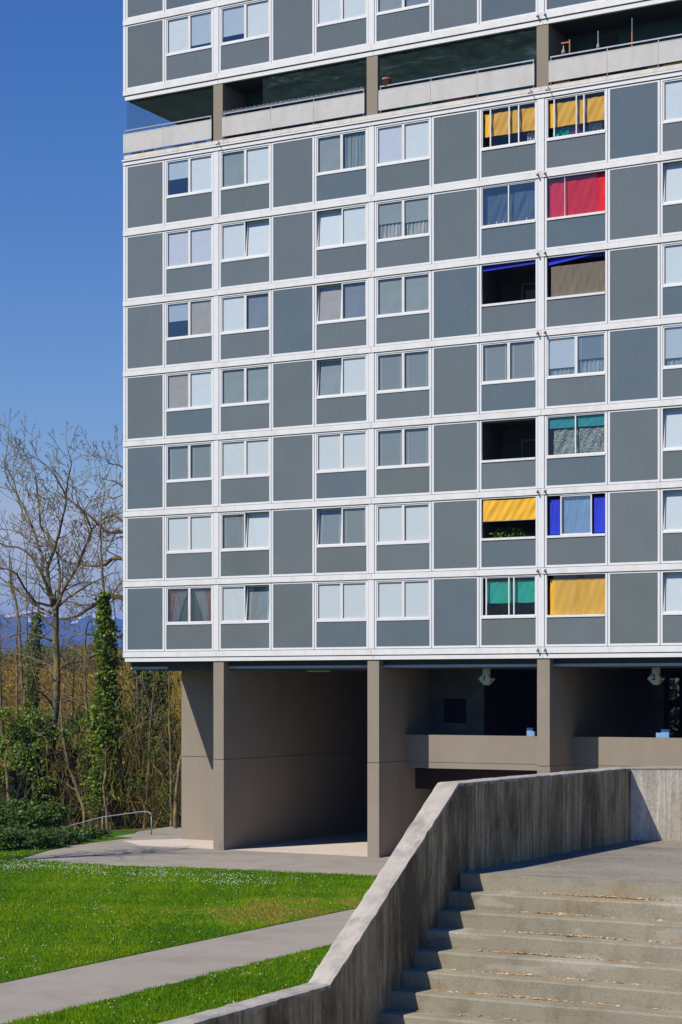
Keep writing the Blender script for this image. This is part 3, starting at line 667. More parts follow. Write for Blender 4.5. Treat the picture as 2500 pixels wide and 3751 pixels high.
child(cloth_sheet(x0+.07, x0+.52, z0+.04, z1-.10, .12, .006), 'fabric_blind', M['blue'], lg)
child(cloth_sheet(x0+.60, x1-.55, z0+.04, z1-.05, .13, .006), 'fabric_blind', M['paperblue'], lg)  # paler blue cloth: the pane's sky reflection put into its colour
child(cloth_sheet(x1-.46, x1-.01, z0+.04, z1-.10, .12, .006), 'fabric_blind', M['blue'], lg)
a = MB(); a.ring(x0+.50, x1-.50, z0+.002, z1-.002, .045, .02, .07); child(a, 'sliding_frame', M['white'], lg)
a = sheet_pane(x0+.54, x1-.54, .045, z0+.04, z1-.04); child(a, 'pane', M['glass_r'], lg)
# 0
lg, x0, x1, z0, z1 = loggia(0, C5, 'glazed loggia with green blind two thirds down')
child(cloth_sheet(x0+.08, x1-.03, z0+.46, z1-.13, .15, .006), 'fabric_blind', M['green'], lg)
glaze(lg, x0, x1, z0, z1, [x0+.18, x0+1.05, x0+1.24], [(x0+.18, x0+1.05), (x0+1.05, x1-.03)], 'glass_m')
lg, x0, x1, z0, z1 = loggia(0, C6, 'loggia fully closed by a yellow blind behind frameless glass')
child(cloth_sheet(x0+.07, x1-.01, z0+.01, z1-.13, .15, .008), 'fabric_blind', M['yellow'], lg)
p = sheet_pane(x0+.22, x0+1.06, .047, z0+.01, z1-.01); child(p, 'pane', M['glass'], lg); p = sheet_pane(x0+1.0, x0+1.42, .062, z0+.01, z1-.01); child(p, 'pane', M['glass_m'], lg)
p = sheet_pane(x0+1.38, x1-.03, .047, z0+.01, z1-.01); child(p, 'pane', M['glass'], lg)

# drain spouts beside the third post
for k in (0, 1, 2, 4, 5, 6, 8):
    for xx in (17.585, 17.86):
        z = 7.375+FL*k+.11; mb = MB(); mb.tube([(xx, -.03, z+.015), (xx+.015, -.16, z-.045)], .032, 8)
        mb.tube([(xx, -.034, z+.015), (xx, -.045, z+.015)], .045, 8); part(mb, 'drain_spout', M['gap_grey'])
# balcony storey
def seg(xs, k0, k1): return xs
bays = [(.026, [1.926], 4.143), (4.612, [6.775, 8.612], 10.76), (11.33, [13.44, 15.27], 17.46), (17.985, [20.137, 21.956], 24.15)]
ZR = 27.985
for bi, (a, js, b) in enumerate(bays):
    xs = [a]+js+[b]
    for p_, q_ in zip(xs[:-1], xs[1:]):
        mb = MB(); mb.box(p_+.005, q_-.005, -.060, -.045, 27.12, 27.855); mb.box(p_+.005, q_-.005, -.064, -.0605, 27.835, 27.858)
        mb.box(p_+.005, q_-.005, -.064, -.0605, 27.118, 27.14)
        part(mb, 'balcony_panel', M['parapet'])
    mb = MB(); mb.box(a+.06, b-.02, -.05, .0, ZR-.02, ZR+.022)
    for x in xs[:]:
        xx = min(max(x, a+.08), b-.05); mb.box(xx-.012, xx+.012, -.036, -.006, 27.035, ZR-.02)
    part(mb, 'balcony_rail', M['rail'])
mb = MB()
for i in range(118): 
    x = 4.66+i*.0515; mb.box(x-.004, x+.004, -.03, -.022, ZR+.022, ZR+.105+.02*math.sin(i*1.7))
part(mb, 'bird_spikes', M['strip'])
for a, b in ((4.19, 4.608), (10.82, 11.27), (17.52, 17.96), (24.2, 24.66)):
    mb = MB(); mb.box(a, b, .0, 1.6, 27.04, 29.17); part(mb, 'balcony_fin', M['taupe'])
mb = MB(); mb.box(4.62, XEND, 1.6, 1.7, 27.04, 29.18); part(mb, 'balcony_back_wall', M['dkgreen'])
mb = MB(); mb.box(4.19, 4.25, 1.6, 11.8, 27.04, 29.18); mb.box(.9, XEND, 8, 8.1, 27.04, 29.18); part(mb, 'flank_wall', M['dark'])
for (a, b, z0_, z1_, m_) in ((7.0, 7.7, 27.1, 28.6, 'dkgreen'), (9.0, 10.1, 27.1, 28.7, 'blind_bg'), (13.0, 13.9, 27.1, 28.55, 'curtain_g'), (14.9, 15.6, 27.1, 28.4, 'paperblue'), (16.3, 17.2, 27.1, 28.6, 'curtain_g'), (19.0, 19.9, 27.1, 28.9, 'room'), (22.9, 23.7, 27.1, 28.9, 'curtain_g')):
    mb = MB(); mb.box(a, b, 1.56, 1.59, z0_, z1_); part(mb, 'balcony_window', M[m_])
M['net_fine'] = net_mat(); [setattr(e_, 'color', (v_, v_, v_, 1)) for n_ in M['net_fine'].node_tree.nodes if n_.type == 'VALTORGB' for e_, v_ in zip(n_.color_ramp.elements, (.16, .20, .26))]
def net(x0, x1, za, zb_, y, seed, label, side=False):
    mb = MB(); n, m_ = 30, 10
    def P(i, j):
        u, v = i/n, j/m_; z = za+(zb_-za)*v+(.03*math.sin(u*19+seed) if j == m_ else 0); off = .05*math.sin(u*9+v*4+seed)*math.sin(v*math.pi)+.02*math.sin(u*37+v*11+seed)
        return (x0+off*.6, y+u*3.3, z) if side else (x0+(x1-x0)*u, y+abs(off), z)
    for i in range(n):
        for j in range(m_): mb.quad(P(i, j), P(i+1, j), P(i+1, j+1), P(i, j+1))
    o = mb.build('bird_net', M['net_fine' if side or x0 < 1 else 'net'], smooth=True); tag(o, label, 'net', 'dark nets strung across the balconies'); return o
net(.2, 4.17, 28.0, 29.17, .05, 1, 'dark bird net closing the front of the corner balcony')
net(.12, 0, 28.0, 29.17, .08, 2, 'dark bird net closing the open end of the corner balcony', True)
net(6.35, 10.80, 28.0, 29.17, .05, 3, 'wrinkled dark bird net above the rail with bird spikes')
net(11.33, 17.50, 28.0, 29.17, .05, 4, 'dark green bird net behind the rail with the flower pot')
# things on the balconies
mb = MB(); mb.lathe([(0, 0), (.10, 0), (.125, .19), (.15, .19), (.155, .26), (.13, .26), (.12, .21), (0, .20)], (11.62, .02, ZR+.0225), 18)
o = mb.build('flower_pot', M['terra'], smooth=True); tag(o, 'empty terracotta flower pot on the balcony rail beside the second balcony fin', 'flower pot')
t_ = empty('wooden_stand', (18.62, .05, ZR+.0225)); tag(t_, 'small orange wooden bracket stand on the balcony rail', 'plant stand')
MB().box(.09, .13, -.02, .02, 0, .50).build('upright', M['woodstain'], t_); MB().box(-.20, .09, -.02, .02, .40, .44).build('arm', M['woodstain'], t_); MB().box(-.2, .09, -.03, .03, 0, .025).build('foot', M['woodstain'], t_)
mb = MB(); mb.lathe([(0, 0), (.06, 0), (.075, .07), (.05, .15), (.022, .20), (.018, .30), (0, .31)], (18.50, .05, ZR+.0475), 12)
tag(mb.build('glass_bottle', M['blind_g'], smooth=True), 'grey glass bottle hanging in the small wooden stand', 'bottle')
mb = MB(); mb.lathe([(0, 0), (.05, 0), (.06, .06), (.05, .14), (.02, .19), (.018, .5), (.012, .62), (0, .62)], (19.78, .03, ZR+.0225), 12)
tag(mb.build('glass_vase', M['blind_g'], smooth=True), 'slender grey glass vase on the rail right of the wooden stand', 'vase')
t_ = empty('parasol_pole', (20.97, .12, 27.04)); tag(t_, 'closed pole with an orange lower half standing behind the balcony rail', 'pole')
MB().tube([(0, 0, 0), (0, 0, 1.40)], .028, 8).build('lower_pole', M['woodstain'], t_); MB().tube([(0, 0, 1.40), (0, 0, 1.85)], .016, 8).build('upper_pole', M['rail'], t_)
# clutter showing under the balcony panels
crs = random.Random(5)
def clutter(x, wd, h, m_, nm, lab, cat, grp):
    mb = MB(); mb.prism([(x, .03), (x+wd, .03), (x+wd*.96, .16), (x+wd*.04, .16)], 27.031, 27.031+h)
    tag(mb.build(nm, M[m_], bevel=.008), lab, cat, grp)
for i, (x, wd, m_, c_) in enumerate(((.35, .5, 'terra', 'reddish brown'), (.95, .45, 'woodstain', 'orange'), (1.55, .22, 'whitec', 'white'), (2.35, .8, 'curtain_g', 'dark green'), (3.3, .5, 'terra', 'reddish brown'))):
    clutter(x, wd, .085, m_, 'planter_box', '%s box under the corner balcony panels, %s from the left' % (c_, ('first', 'second', 'third', 'fourth', 'fifth')[i]), 'planter', 'boxes under the corner balcony panels')
for i, (x, wd, m_, c_) in enumerate(((12.2, 1.3, 'green', 'dark green'), (14.0, .9, 'terra', 'brown'), (15.4, 1.6, 'teal', 'teal'))):
    clutter(x, wd, .08, m_, 'planter_box', '%s long box under the third balcony bay panels' % c_, 'planter', 'boxes under the third balcony bay')
for i, x in enumerate((19.25, 19.42, 19.59, 19.76, 19.93)):
    clutter(x, .12, .055, 'terra', 'brick', 'small terracotta brick under the right hand balcony panels, %s of five' % ('leftmost', 'second', 'middle', 'fourth', 'rightmost')[i], 'brick', 'row of small bricks on the balcony ledge')
for i, (x, wd) in enumerate(((18.15, .6), (21.55, .35), (22.1, .9))):
    clutter(x, wd, .075, 'mustard', 'plank', 'mustard yellow plank under the right hand balcony panels, %s of three' % ('leftmost', 'middle', 'rightmost')[i], 'plank', 'yellow planks on the balcony ledge')
for x in (4.55, 17.42, 18.08):
    mb = MB(); mb.tube([(x-.13, -.05, 27.02), (x+.03, -.13, 26.70)], .014, 6); mb.tube([(x-.20, -.10, 26.86), (x+.02, -.10, 26.90)], .010, 6); part(mb, 'ledge_hook', M['gap_grey'])

# ------------------------------------------------------------------ ground floor
JZ = 3.452
fins = [(4.18, 4.64), (10.845, 11.318), (17.53, 18.0), (24.2, 24.68)]
for a, b in fins:
    mb = MB(); mb.box(a, b, .02, 12, JZ+.012, 7.165); mb.box(a, b+.012, .012, 12, 3.25, JZ-.012); mb.box(a, b+.004, .016, 12, 0, 3.25)
    mb.box(a+.02, b-.02, .05, 12, JZ-.012, JZ+.012)
    part(mb, 'fin_wall', M['taupe'])
mb = MB(); mb.box(.26, 4.18, 3.70, 12, JZ-.05, 6.868); mb.box(.26, 4.18, 3.70, 12, 0, JZ-.072); mb.box(.28, 4.18, 3.73, 12, JZ-.072, JZ-.05); part(mb, 'recessed_wall', M['taupe'])
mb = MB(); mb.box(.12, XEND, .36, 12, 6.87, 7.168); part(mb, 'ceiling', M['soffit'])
for a, b in ((.12, 1.87), (4.645, 10.84), (11.32, 17.525), (18.005, 24.19)):
    mb = MB(); mb.box(a, b, .32, .358, 6.905, 7.005); part(mb, 'light_rail', M['bar'])
mb = MB()
for i in range(10): mb.box(2.1+i*.24*1.8, 2.13+i*.24*1.8, .348, .358, 6.95, 6.975) if 2.1+i*.43 < 4.1 else None
part(mb, 'ceiling_stud', M['bar'])
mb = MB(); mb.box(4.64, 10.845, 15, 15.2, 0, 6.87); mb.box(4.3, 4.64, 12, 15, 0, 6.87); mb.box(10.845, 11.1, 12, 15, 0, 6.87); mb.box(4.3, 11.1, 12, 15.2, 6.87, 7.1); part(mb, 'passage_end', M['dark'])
for (a, b) in ((11.318, 17.53), (18.0, 24.2)):
    mb = MB(); mb.box(a, b, 2.1, 2.32, JZ-.022, 4.432); mb.box(a, b, 2.1, 2.32, 3.20, JZ-.040); mb.box(a, b, 2.12, 2.3, JZ-.04, JZ-.022); part(mb, 'lobby_parapet', M['taupe'])
    mb = MB(); mb.box(a, b, 2.32, 12, 3.20, 3.38); part(mb, 'lobby_floor', M['soffit'])
mb = MB(); mb.box(11.318, 17.53, 2.95, 4.2, 2.38, 3.198); part(mb, 'recess_block', M['dkred'])  # near-black block: darkness of the recess put into its colour
mb = MB(); mb.box(11.33, 17.53, 4.2, 4.3, 0, 2.378); part(mb, 'entrance_door', M['brown']); 
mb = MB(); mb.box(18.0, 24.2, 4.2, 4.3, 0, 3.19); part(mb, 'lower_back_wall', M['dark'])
# tiled lobby wall with a dark window
za, zc = 4.84, 5.76; xl, xr = 11.95, 12.90; mb = MB()
mb.box(11.318, xl, 4.1, 4.25, 3.38, 6.868); mb.box(xr, 13.63, 4.1, 4.25, 3.38, 6.868); mb.box(xl, xr, 4.1, 4.25, 3.38, za); mb.box(xl, xr, 4.1, 4.25, zc, 6.868); part(mb, 'lobby_wall', M['tileshade'])
mb = MB(); mb.box(xl, xr, 4.2, 4.26, za, zc); part(mb, 'lobby_window', M['dark'])
# lobby back walls with slots through which the garden behind is seen
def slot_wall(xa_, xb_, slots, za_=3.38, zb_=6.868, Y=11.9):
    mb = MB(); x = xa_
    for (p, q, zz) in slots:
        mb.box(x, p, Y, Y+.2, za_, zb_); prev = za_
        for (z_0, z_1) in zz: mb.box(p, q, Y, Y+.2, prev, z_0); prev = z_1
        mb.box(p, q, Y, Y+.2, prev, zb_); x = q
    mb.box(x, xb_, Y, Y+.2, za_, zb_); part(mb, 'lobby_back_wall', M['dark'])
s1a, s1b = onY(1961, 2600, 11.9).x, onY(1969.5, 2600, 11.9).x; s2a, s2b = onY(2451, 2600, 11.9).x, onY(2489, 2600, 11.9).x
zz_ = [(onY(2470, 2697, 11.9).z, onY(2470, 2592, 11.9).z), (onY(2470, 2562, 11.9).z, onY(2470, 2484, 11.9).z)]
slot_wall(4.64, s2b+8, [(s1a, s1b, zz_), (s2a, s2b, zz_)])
# hanging entrance signs
def number_mesh(ch, size):
    c = bpy.data.curves.new('num', 'FONT'); c.body = ch; c.size = size; c.align_x = 'CENTER'; c.align_y = 'CENTER'; c.extrude = .004; c.offset = .008
    o = bpy.data.objects.new('tmp', c); col.objects.link(o); dg = bpy.context.evaluated_depsgraph_get(); me = bpy.data.meshes.new_from_object(o.evaluated_get(dg))
    bpy.data.objects.remove(o); return me
def hanging_sign(x, ch, lab):
    t_ = empty('entrance_sign', (x, 1.0, 6.87)); tag(t_, lab, 'sign', 'numbered signs hanging over the entrances')
    f = MB(); f.extrude([(-.27, 0, -.385), (-.10, 0, -.22), (-.10, 0, 0), (.10, 0, 0), (.10, 0, -.22), (.16, 0, -.30), (.20, 0, -.375), (.19, 0, -.42), (.08, 0, -.60), (-.045, 0, -.60)], (0, .07, 0)); f.build('sign_face', M['signface'], t_)
    g = MB(); g.extrude([(.10, .072, -.22), (.19, .072, -.36), (.30, .072, -.37), (.07, .072, -.605), (-.02, .072, -.60)], (0, .14, 0)); g.build('side_face', M['signface'], t_)
    g = MB(); g.extrude([(.14, .068, -.50), (.24, .068, -.40), (.25, .068, -.42), (.15, .068, -.52)], (0, .003, 0)); g.build('small_mark', M['ink'], t_)
    g = MB(); g.box(.10, .17, .02, .09, -.24, 0); g.build('bracket', M['signface'], t_)
    me = number_mesh(ch, .27); o = link('number', me, M['ink'], t_); o.rotation_euler = (math.pi/2, 0, 0); o.location = (-.035, -.006, -.345)
hanging_sign(15.10, '1', 'pale diamond entrance sign numbered one, over the middle entrance'); hanging_sign(21.46, '2', 'pale diamond entrance sign numbered two, over the right hand entrance')
t_ = empty('ceiling_lamp', (7.35, 2.6, 6.87)); tag(t_, 'flat unlit strip lamp under the passage ceiling', 'lamp')
MB().box(-.48, .48, -.10, .10, -.075, -.002).build('diffuser', M['signface'], t_, bevel=.02); MB().box(-.40, .40, -.06, .06, -.001, 0).build('base_plate', M['gap_grey'], t_)
for (x, pts, lab) in ((16.22, ((0, 0, .22, .30), (.223, 0, .30, .17)), 'pale blue boxes on the left lobby parapet, two stuck together'), (21.1, ((0, 0, .18, .17), (.183, 0, .36, .30), (.363, 0, .47, .295)), 'pale blue boxes on the right lobby parapet, three in a row')):
    t_ = empty('blue_box', (x, 2.2, 4.4325)); tag(t_, lab, 'box')  # plain pale blue boxes set on the parapet tops
    for (a, _, b, h) in pts: MB().box(a, b, -.06, .06, 0, h).build('box', M['paperblue'], t_, bevel=.006)

# ------------------------------------------------------------------ terrace, stairs and their concrete walls
def onX(x, y, X):
    r = ray(x, y); k = (X-CAM[0])/r[0]
    return Vector((X, CAM[1]+k*r[1], CAM[2]+k*r[2]))
L0 = 4.181; RS, TR = .17, .2587; YN = -43.133
cx, cy = 35.12, -38.22
mb = MB(); mb.prism([(35.0, YN+.002), (47.5, YN+.002), (47.5, cy+(47.5-cx)*SH/CH), (cx-.05, cy)], -.04, L0); o = mb.build('terrace', M['tread'], bevel=.008); tag(o, kind='structure')
ST = empty('staircase', (38, -45, L0-1.2)); tag(ST, 'wide weathered concrete stairs rising to the terrace in the foreground', 'stairs')
NS = 15
for j in range(1, NS+1):
    yb, yf, zt = YN-TR*(j-1), YN-TR*j, L0-RS*j
    mb = MB(); n = 60; x0, x1 = 35.0, 47.5; rng = np.random.default_rng(j)
    # tread and worn, slightly wavy nosing; riser below
    xs = np.linspace(x0, x1, n+1); w_ = .004*np.sin(xs*2.1+j*1.7)+.003*np.sin(xs*6.3+j)+rng.normal(0, .0012, n+1); zz = .0025*np.sin(xs*1.3+j*2.2)+rng.normal(0, .0008, n+1)
    prof = [(yb+.006, 0.0), (yb-.06, -.001), (yf+.022, -.001), (yf+.007, -.006), (yf, -.020), (yf+.001, -.09), (yf+.004, -RS-.01)]
    for i in range(n):
        for a in range(len(prof)-1):
            (ya, za_), (yb_, zb_) = prof[a], prof[a+1]
            f = 1 if a >= 1 else 0; g = 1
            mb.quad((xs[i], ya+w_[i]*(1 if a >= 2 else 0), zt+za_+zz[i]), (xs[i], yb_+w_[i]*(1 if a+1 >= 2 else 0), zt+zb_+zz[i]), (xs[i+1], yb_+w_[i+1]*(1 if a+1 >= 2 else 0), zt+zb_+zz[i+1]), (xs[i+1], ya+w_[i+1]*(1 if a >= 2 else 0), zt+za_+zz[i+1]))
    me = bpy.data.meshes.new('step'); me.from_pydata(mb.v, [], mb.f); me.update()
    o = link('step', me, M['step'], ST); o.location = -ST.location; 
mb = MB(); mb.box(35.02, 47.5, YN+.003, YN+.03, L0-RS-.01, L0-.0015); o = mb.build('top_riser', M['step'], ST); o.location = -ST.location; o.location.y -= .028
ye = YN-TR*NS; ze = L0-RS*NS
mb = MB(); mb.prism([(35.0, ye), (60, ye), (60, -85), (35.0, -85)], ze-.3, ze-.003); tag(mb.build('lower_landing', M['tread']), kind='structure')

K1 = onX(1687.4, 2867, 35.02); K2 = onX(1209.8, 3606, 35.0); zc_ = 5.107
yj = onX(1760.7, 2860, 35.03).y
def wall_piece(pts, xi, th, name, parent, jit):
    """pts: (y, ztop) along the inner face; body down to the ground"""
    mb = MB(); rng = np.random.default_rng(jit); ys = []
    for (ya, za_), (yb, zb_) in zip(pts[:-1], pts[1:]):
        n = max(1, int(abs(yb-ya)/.08)); ys += [(ya+(yb-ya)*i/n, za_+(zb_-za_)*i/n) for i in range(n)]
    ys.append(pts[-1]); N = len(ys)
    for i in range(N-1):
        (ya, za_), (yb, zb_) = ys[i], ys[i+1]; xa_, xb_ = xi(ya), xi(yb)
        mb.quad((xa_, ya, za_-.02), (xa_, ya, -.1), (xb_, yb, -.1), (xb_, yb, zb_-.02))
        mb.quad((xb_-th, yb, zb_-.02), (xb_-th, yb, -.1), (xa_-th, ya, -.1), (xa_-th, ya, za_-.02))
    for (y, z) in (ys[0], ys[-1]): mb.quad((xi(y), y, -.1), (xi(y), y, z-.02), (xi(y)-th, y, z-.02), (xi(y)-th, y, -.1))
    mb.build(name, M['board'], parent)
    cp = MB(); m_ = 6; e = rng.normal(0, .004, (N, 2)); zn = rng.normal(0, .0022, (N, m_+1))
    def P(i, j):
        y, z = ys[i]; u = j/m_; x = xi(y)-th*u+(e[i, 0] if j == 0 else 0)+(e[i, 1] if j == m_ else 0)
        return (x, y, z+zn[i, j]-(.010 if j in (0, m_) else 0))
    for i in range(N-1):
        for j in range(m_): cp.quad(P(i, j), P(i+1, j), P(i+1, j+1), P(i, j+1))
        for j, sg in ((0, 1), (m_, -1)):
            a = Vector(P(i, j)); b = Vector(P(i+1, j)); q = (a, b, Vector((b.x, b.y, b.z-.03)), Vector((a.x, a.y, a.z-.03)))
            cp.quad(*(q if sg < 0 else q[::-1]))
    cp.build('coping', M['coping'], parent)
xin = lambda y: 35.0+.075*min(max((y+43.2)/5.1, 0), 1)
SW = empty('stair_wall', (35, -44, 0)); tag(SW, 'board marked concrete wall running down beside the stairs, dark streaked face in shade and pale rough top', 'wall')
off = lambda o_: None
wall_piece([(-38.15, zc_), (yj+.007, zc_+(K1.z-zc_)*(yj+38.15)/(K1.y+38.15))], xin, .24, 'upper_wall', SW, 1)
wall_piece([(yj-.007, zc_+(K1.z-zc_)*(yj+38.15)/(K1.y+38.15)), (K1.y, K1.z), (K2.y, K2.z), (-62, K2.z-.02)], xin, .24, 'lower_wall', SW, 2)
mb = MB(); mb.box(34.82, 34.98, yj-.02, yj+.02, -.1, 5.06); mb.build('joint_filler', M['dark'], SW)
for ch_ in SW.children: ch_.location = -SW.location
TW = empty('terrace_wall', (40, -36, L0)); tag(TW, 'sunlit pale concrete wall closing the terrace at the right edge', 'wall')
mb = MB(); dx, dy = CH, SH; nx, ny = -SH, CH
def wq(s, t, z): return (cx-.04+dx*s+nx*t, cy-.02+dy*s+ny*t, z)
Lw = 14
mb.quad(wq(0,0,L0-.05), wq(Lw,0,L0-.05), wq(Lw,0,zc_-.012), wq(0,0,zc_-.012)); mb.quad(wq(Lw,.25,-.1), wq(-.1,.25,-.1), wq(-.1,.25,zc_-.012), wq(Lw,.25,zc_-.012)); mb.quad(wq(-.1,.25,-.1), wq(0,0,-.1), wq(0,0,zc_-.012), wq(-.1,.25,zc_-.012))
mb.build('wall_face', M['board_pale'], TW)
mb = MB()
for i in range(140):
    a, b = i*.1, (i+1)*.1; mb.quad(wq(a,-.006,zc_), wq(b,-.006,zc_), wq(b,.256,zc_+.002), wq(a,.256,zc_+.002)); mb.quad(wq(a,-.006,zc_-.02), wq(b,-.006,zc_-.02), wq(b,-.006,zc_), wq(a,-.006,zc_))
mb.build('coping', M['coping'], TW)
for ch_ in TW.children: ch_.location = -TW.location
# wind-blown bud scales and leaves at the foot of the risers
rng = np.random.default_rng(21); P = []
for j, (xa_, xb_, n, c) in enumerate(((36.0, 37.5, 480, 36.7), (35.9, 37.3, 170, 36.2), (35.85, 38.3, 330, 36.5), (35.7, 38.4, 280, 36.3), (35.55, 38.2, 290, 36.2), (35.5, 38.2, 230, 36.2), (35.4, 38, 80, 36.0), (35.4, 38, 60, 36.5), (35.4, 38, 60, 36.5))):
    x = np.where(rng.random(n) < .7, rng.normal(c, (xb_-xa_)*.22, n), rng.uniform(xa_, xb_, n)); x = np.clip(x, xa_-.1, xb_+.5)
    y = YN-TR*j-.006-np.abs(rng.normal(0, .026, n)); z = L0-RS*(j+1)+.003+rng.random(n)*.012*np.exp(-((x-c)/.5)**2)
    P.append(np.stack([x, y-.004, z], 1))
P = np.concatenate(P); P = np.concatenate([P, np.stack([rng.uniform(35.6, 39, 40), rng.uniform(YN+.1, -39, 40), np.full(40, L0+.005)], 1)])
n = len(P); ang = rng.normal(0, .5, n); t = np.stack([np.cos(ang), np.sin(ang), rng.normal(0, .12, n)], 1); b = np.stack([-np.sin(ang), np.cos(ang), rng.normal(.3, .25, n)], 1)
Ls = rng.gamma(3, .0042, n)[:, None]+.005; Wd = Ls*rng.uniform(.16, .4, (n, 1)); up = np.array([0, 0, 1])*Wd*.5
V = np.stack([P-t*Ls, P+b*Wd+up, P+t*Ls, P-b*Wd+up*.2], 1).reshape(-1, 3)
tag(np_mesh('leaf_litter', V, np.arange(4*n).reshape(n, 4), M['dryleaf'], None, np.repeat(rng.random(n), 4)), 'dry brown bud scales and leaf scraps blown along the foot of each step', 'leaves', kind='stuff')

# ------------------------------------------------------------------ handrail
h1 = onZ(555, 3059, 0); h2 = onY(375, 3054, h1.y+.7); h3 = onY(232, 3032, h1.y+2.0); h4 = onY(197, 3030, h1.y+2.4)
HR = empty('handrail', h1); tag(HR, 'bent galvanised handrail going down the bank behind the plaza', 'handrail')
zt = h1.z+.93
mb = MB(); q2 = onY(375, 2994, h2.y); mb.tube([(h1.x, h1.y, zt-.16), (h1.x-.02, h1.y, zt-.05), (h1.x-.14, h1.y+.02, zt+.02), (h1.x-.5, h1.y+.1, zt+.03), (q2.x+.08, q2.y, q2.z+.01), tuple(q2), tuple(h3), tuple(h4)], .026, 8)
mb.build('top_rail', M['galv'], HR, smooth=True).location = -HR.location
for (p_, zb_, zt_) in ((h1, -.05, zt-.15), (h2, h2.z-.3, q2.z-.02)):
    MB().tube([(p_.x, p_.y, zb_), (p_.x, p_.y, zt_)], .026, 8).build('post', M['galv'], HR, smooth=True).location = -HR.location

# ------------------------------------------------------------------ trees
def seg_mesh(name, S, m, parent=None, n=3):
    """S: list of (p0, p1, r0, r1): slender tapered prisms for branches and twigs"""
    A = np.array([s[0] for s in S], float); Bp = np.array([s[1] for s in S], float); r0 = np.array([s[2] for s in S])[:, None]; r1 = np.array([s[3] for s in S])[:, None]
    d = Bp-A; d /= np.maximum(np.linalg.norm(d, axis=1), 1e-6)[:, None]; ref = np.where(np.abs(d[:, 2:3]) < .9, [[0, 0, 1.]], [[1., 0, 0]])
    u = np.cross(d, ref); u /= np.linalg.norm(u, axis=1)[:, None]; v = np.cross(d, u); K = len(S); V = np.zeros((K, 2*n, 3))
    for k in range(n):
        a = 2*math.pi*k/n+.5; o = u*math.cos(a)+v*math.sin(a); V[:, k] = A+o*r0; V[:, n+k] = Bp+o*r1
    F = np.stack([np.stack([np.full(K, k), np.full(K, (k+1) % n), np.full(K, n+(k+1) % n), np.full(K, n+k)], 1) for k in range(n)], 1)
    F = (F+(np.arange(K)*2*n)[:, None, None]).reshape(-1, 4)
    return np_mesh(name, V.reshape(-1, 3), F, m, parent)
def grow(S, rng, p, d, L, r, depth, up=.25, curl=.25, kids=4, shrink=.55, rmin=.008, spread=.9):
    n = max(3, int(L/.35)) if depth else max(2, int(L/.3)); n = min(n, 9); sl_ = L/n; d = Vector(d).normalized(); p = Vector(p); r0 = r
    pts = [p.copy()]
    for i in range(n):
        d = (d+Vector(rng.normal(0, curl*.5, 3))+Vector((0, 0, up*.22))).normalized(); q = p+d*sl_
        r1_ = max(rmin, r*(1-.75*(i+1)/n)); S.append((tuple(p), tuple(q), r0, r1_)); r0 = r1_; p = q; pts.append((p.copy()))
        if depth > 0 and i >= 1 and rng.random() < kids/(n-1):
            ax = d.orthogonal().normalized(); ax.rotate(Matrix.Rotation(rng.uniform(0, 6.28), 3, d).to_quaternion()) if False else None
            o = Vector(rng.normal(0, 1, 3)); o = (o-d*o.dot(d)).normalized()
            nd = (d*.75+o*spread*rng.uniform(.6, 1.2)).normalized()
            grow(S, rng, p, nd, L*shrink*rng.uniform(.7, 1.25)*(1-.35*i/n), max(rmin, r1_*.62), depth-1, up, curl, kids, shrink, rmin, spread)
    if depth > 0:
        grow(S, rng, p, d, L*shrink*.8, max(rmin, r0*.9), depth-1, up, curl, kids, shrink, rmin, spread)
def limb(S, rng, pts, r0, r1, kids, kl, depth, **kw):
    """a hand-laid limb (3D points) that carries grown side branches"""
    pts = [Vector(p) for p in pts]; fine = []
    for i in range(len(pts)-1):
        p0 = pts[max(i-1, 0)]; p1 = pts[i]; p2 = pts[i+1]; p3 = pts[min(i+2, len(pts)-1)]; k = max(2, int((p2-p1).length/.28))
        for j in range(k):
            t = j/k; fine.append(.5*((2*p1)+(p2-p0)*t+(2*p0-5*p1+4*p2-p3)*t*t+(3*p1-p0-3*p2+p3)*t**3)+Vector(rng.normal(0, .012, 3)))
    fine.append(pts[-1]); m_ = len(fine); rad = [r0+(r1-r0)*(i/(m_-1))**.8 for i in range(m_)]
    for i in range(2, m_):
        if rng.random() < kids/m_:
            d = (fine[i]-fine[i-1]).normalized(); o = Vector(rng.normal(0, 1, 3)); o = (o-d*o.dot(d)).normalized()
            grow(S, rng, fine[i], d*.7+o*.9, kl*rng.uniform(.5, 1.2)*(1-.3*i/m_), max(.012, rad[i]*.45), depth, **kw)
    grow(S, rng, fine[-1], fine[-1]-fine[-2], kl*.7, max(.012, r1*.9), depth, **kw)
    return fine, rad
def px_pts(pts, Y0, dy=0.0):
    n = len(pts); return [onY(x, y, Y0+dy*i/max(1, n-1)) for i, (x, y) in enumerate(pts)]
Z1 = lambda P: [(x/2.24, 1550+y/2.24) for x, y in P]
Z2 = lambda P: [(x/2.24, 2300+y/2.24) for x, y in P]
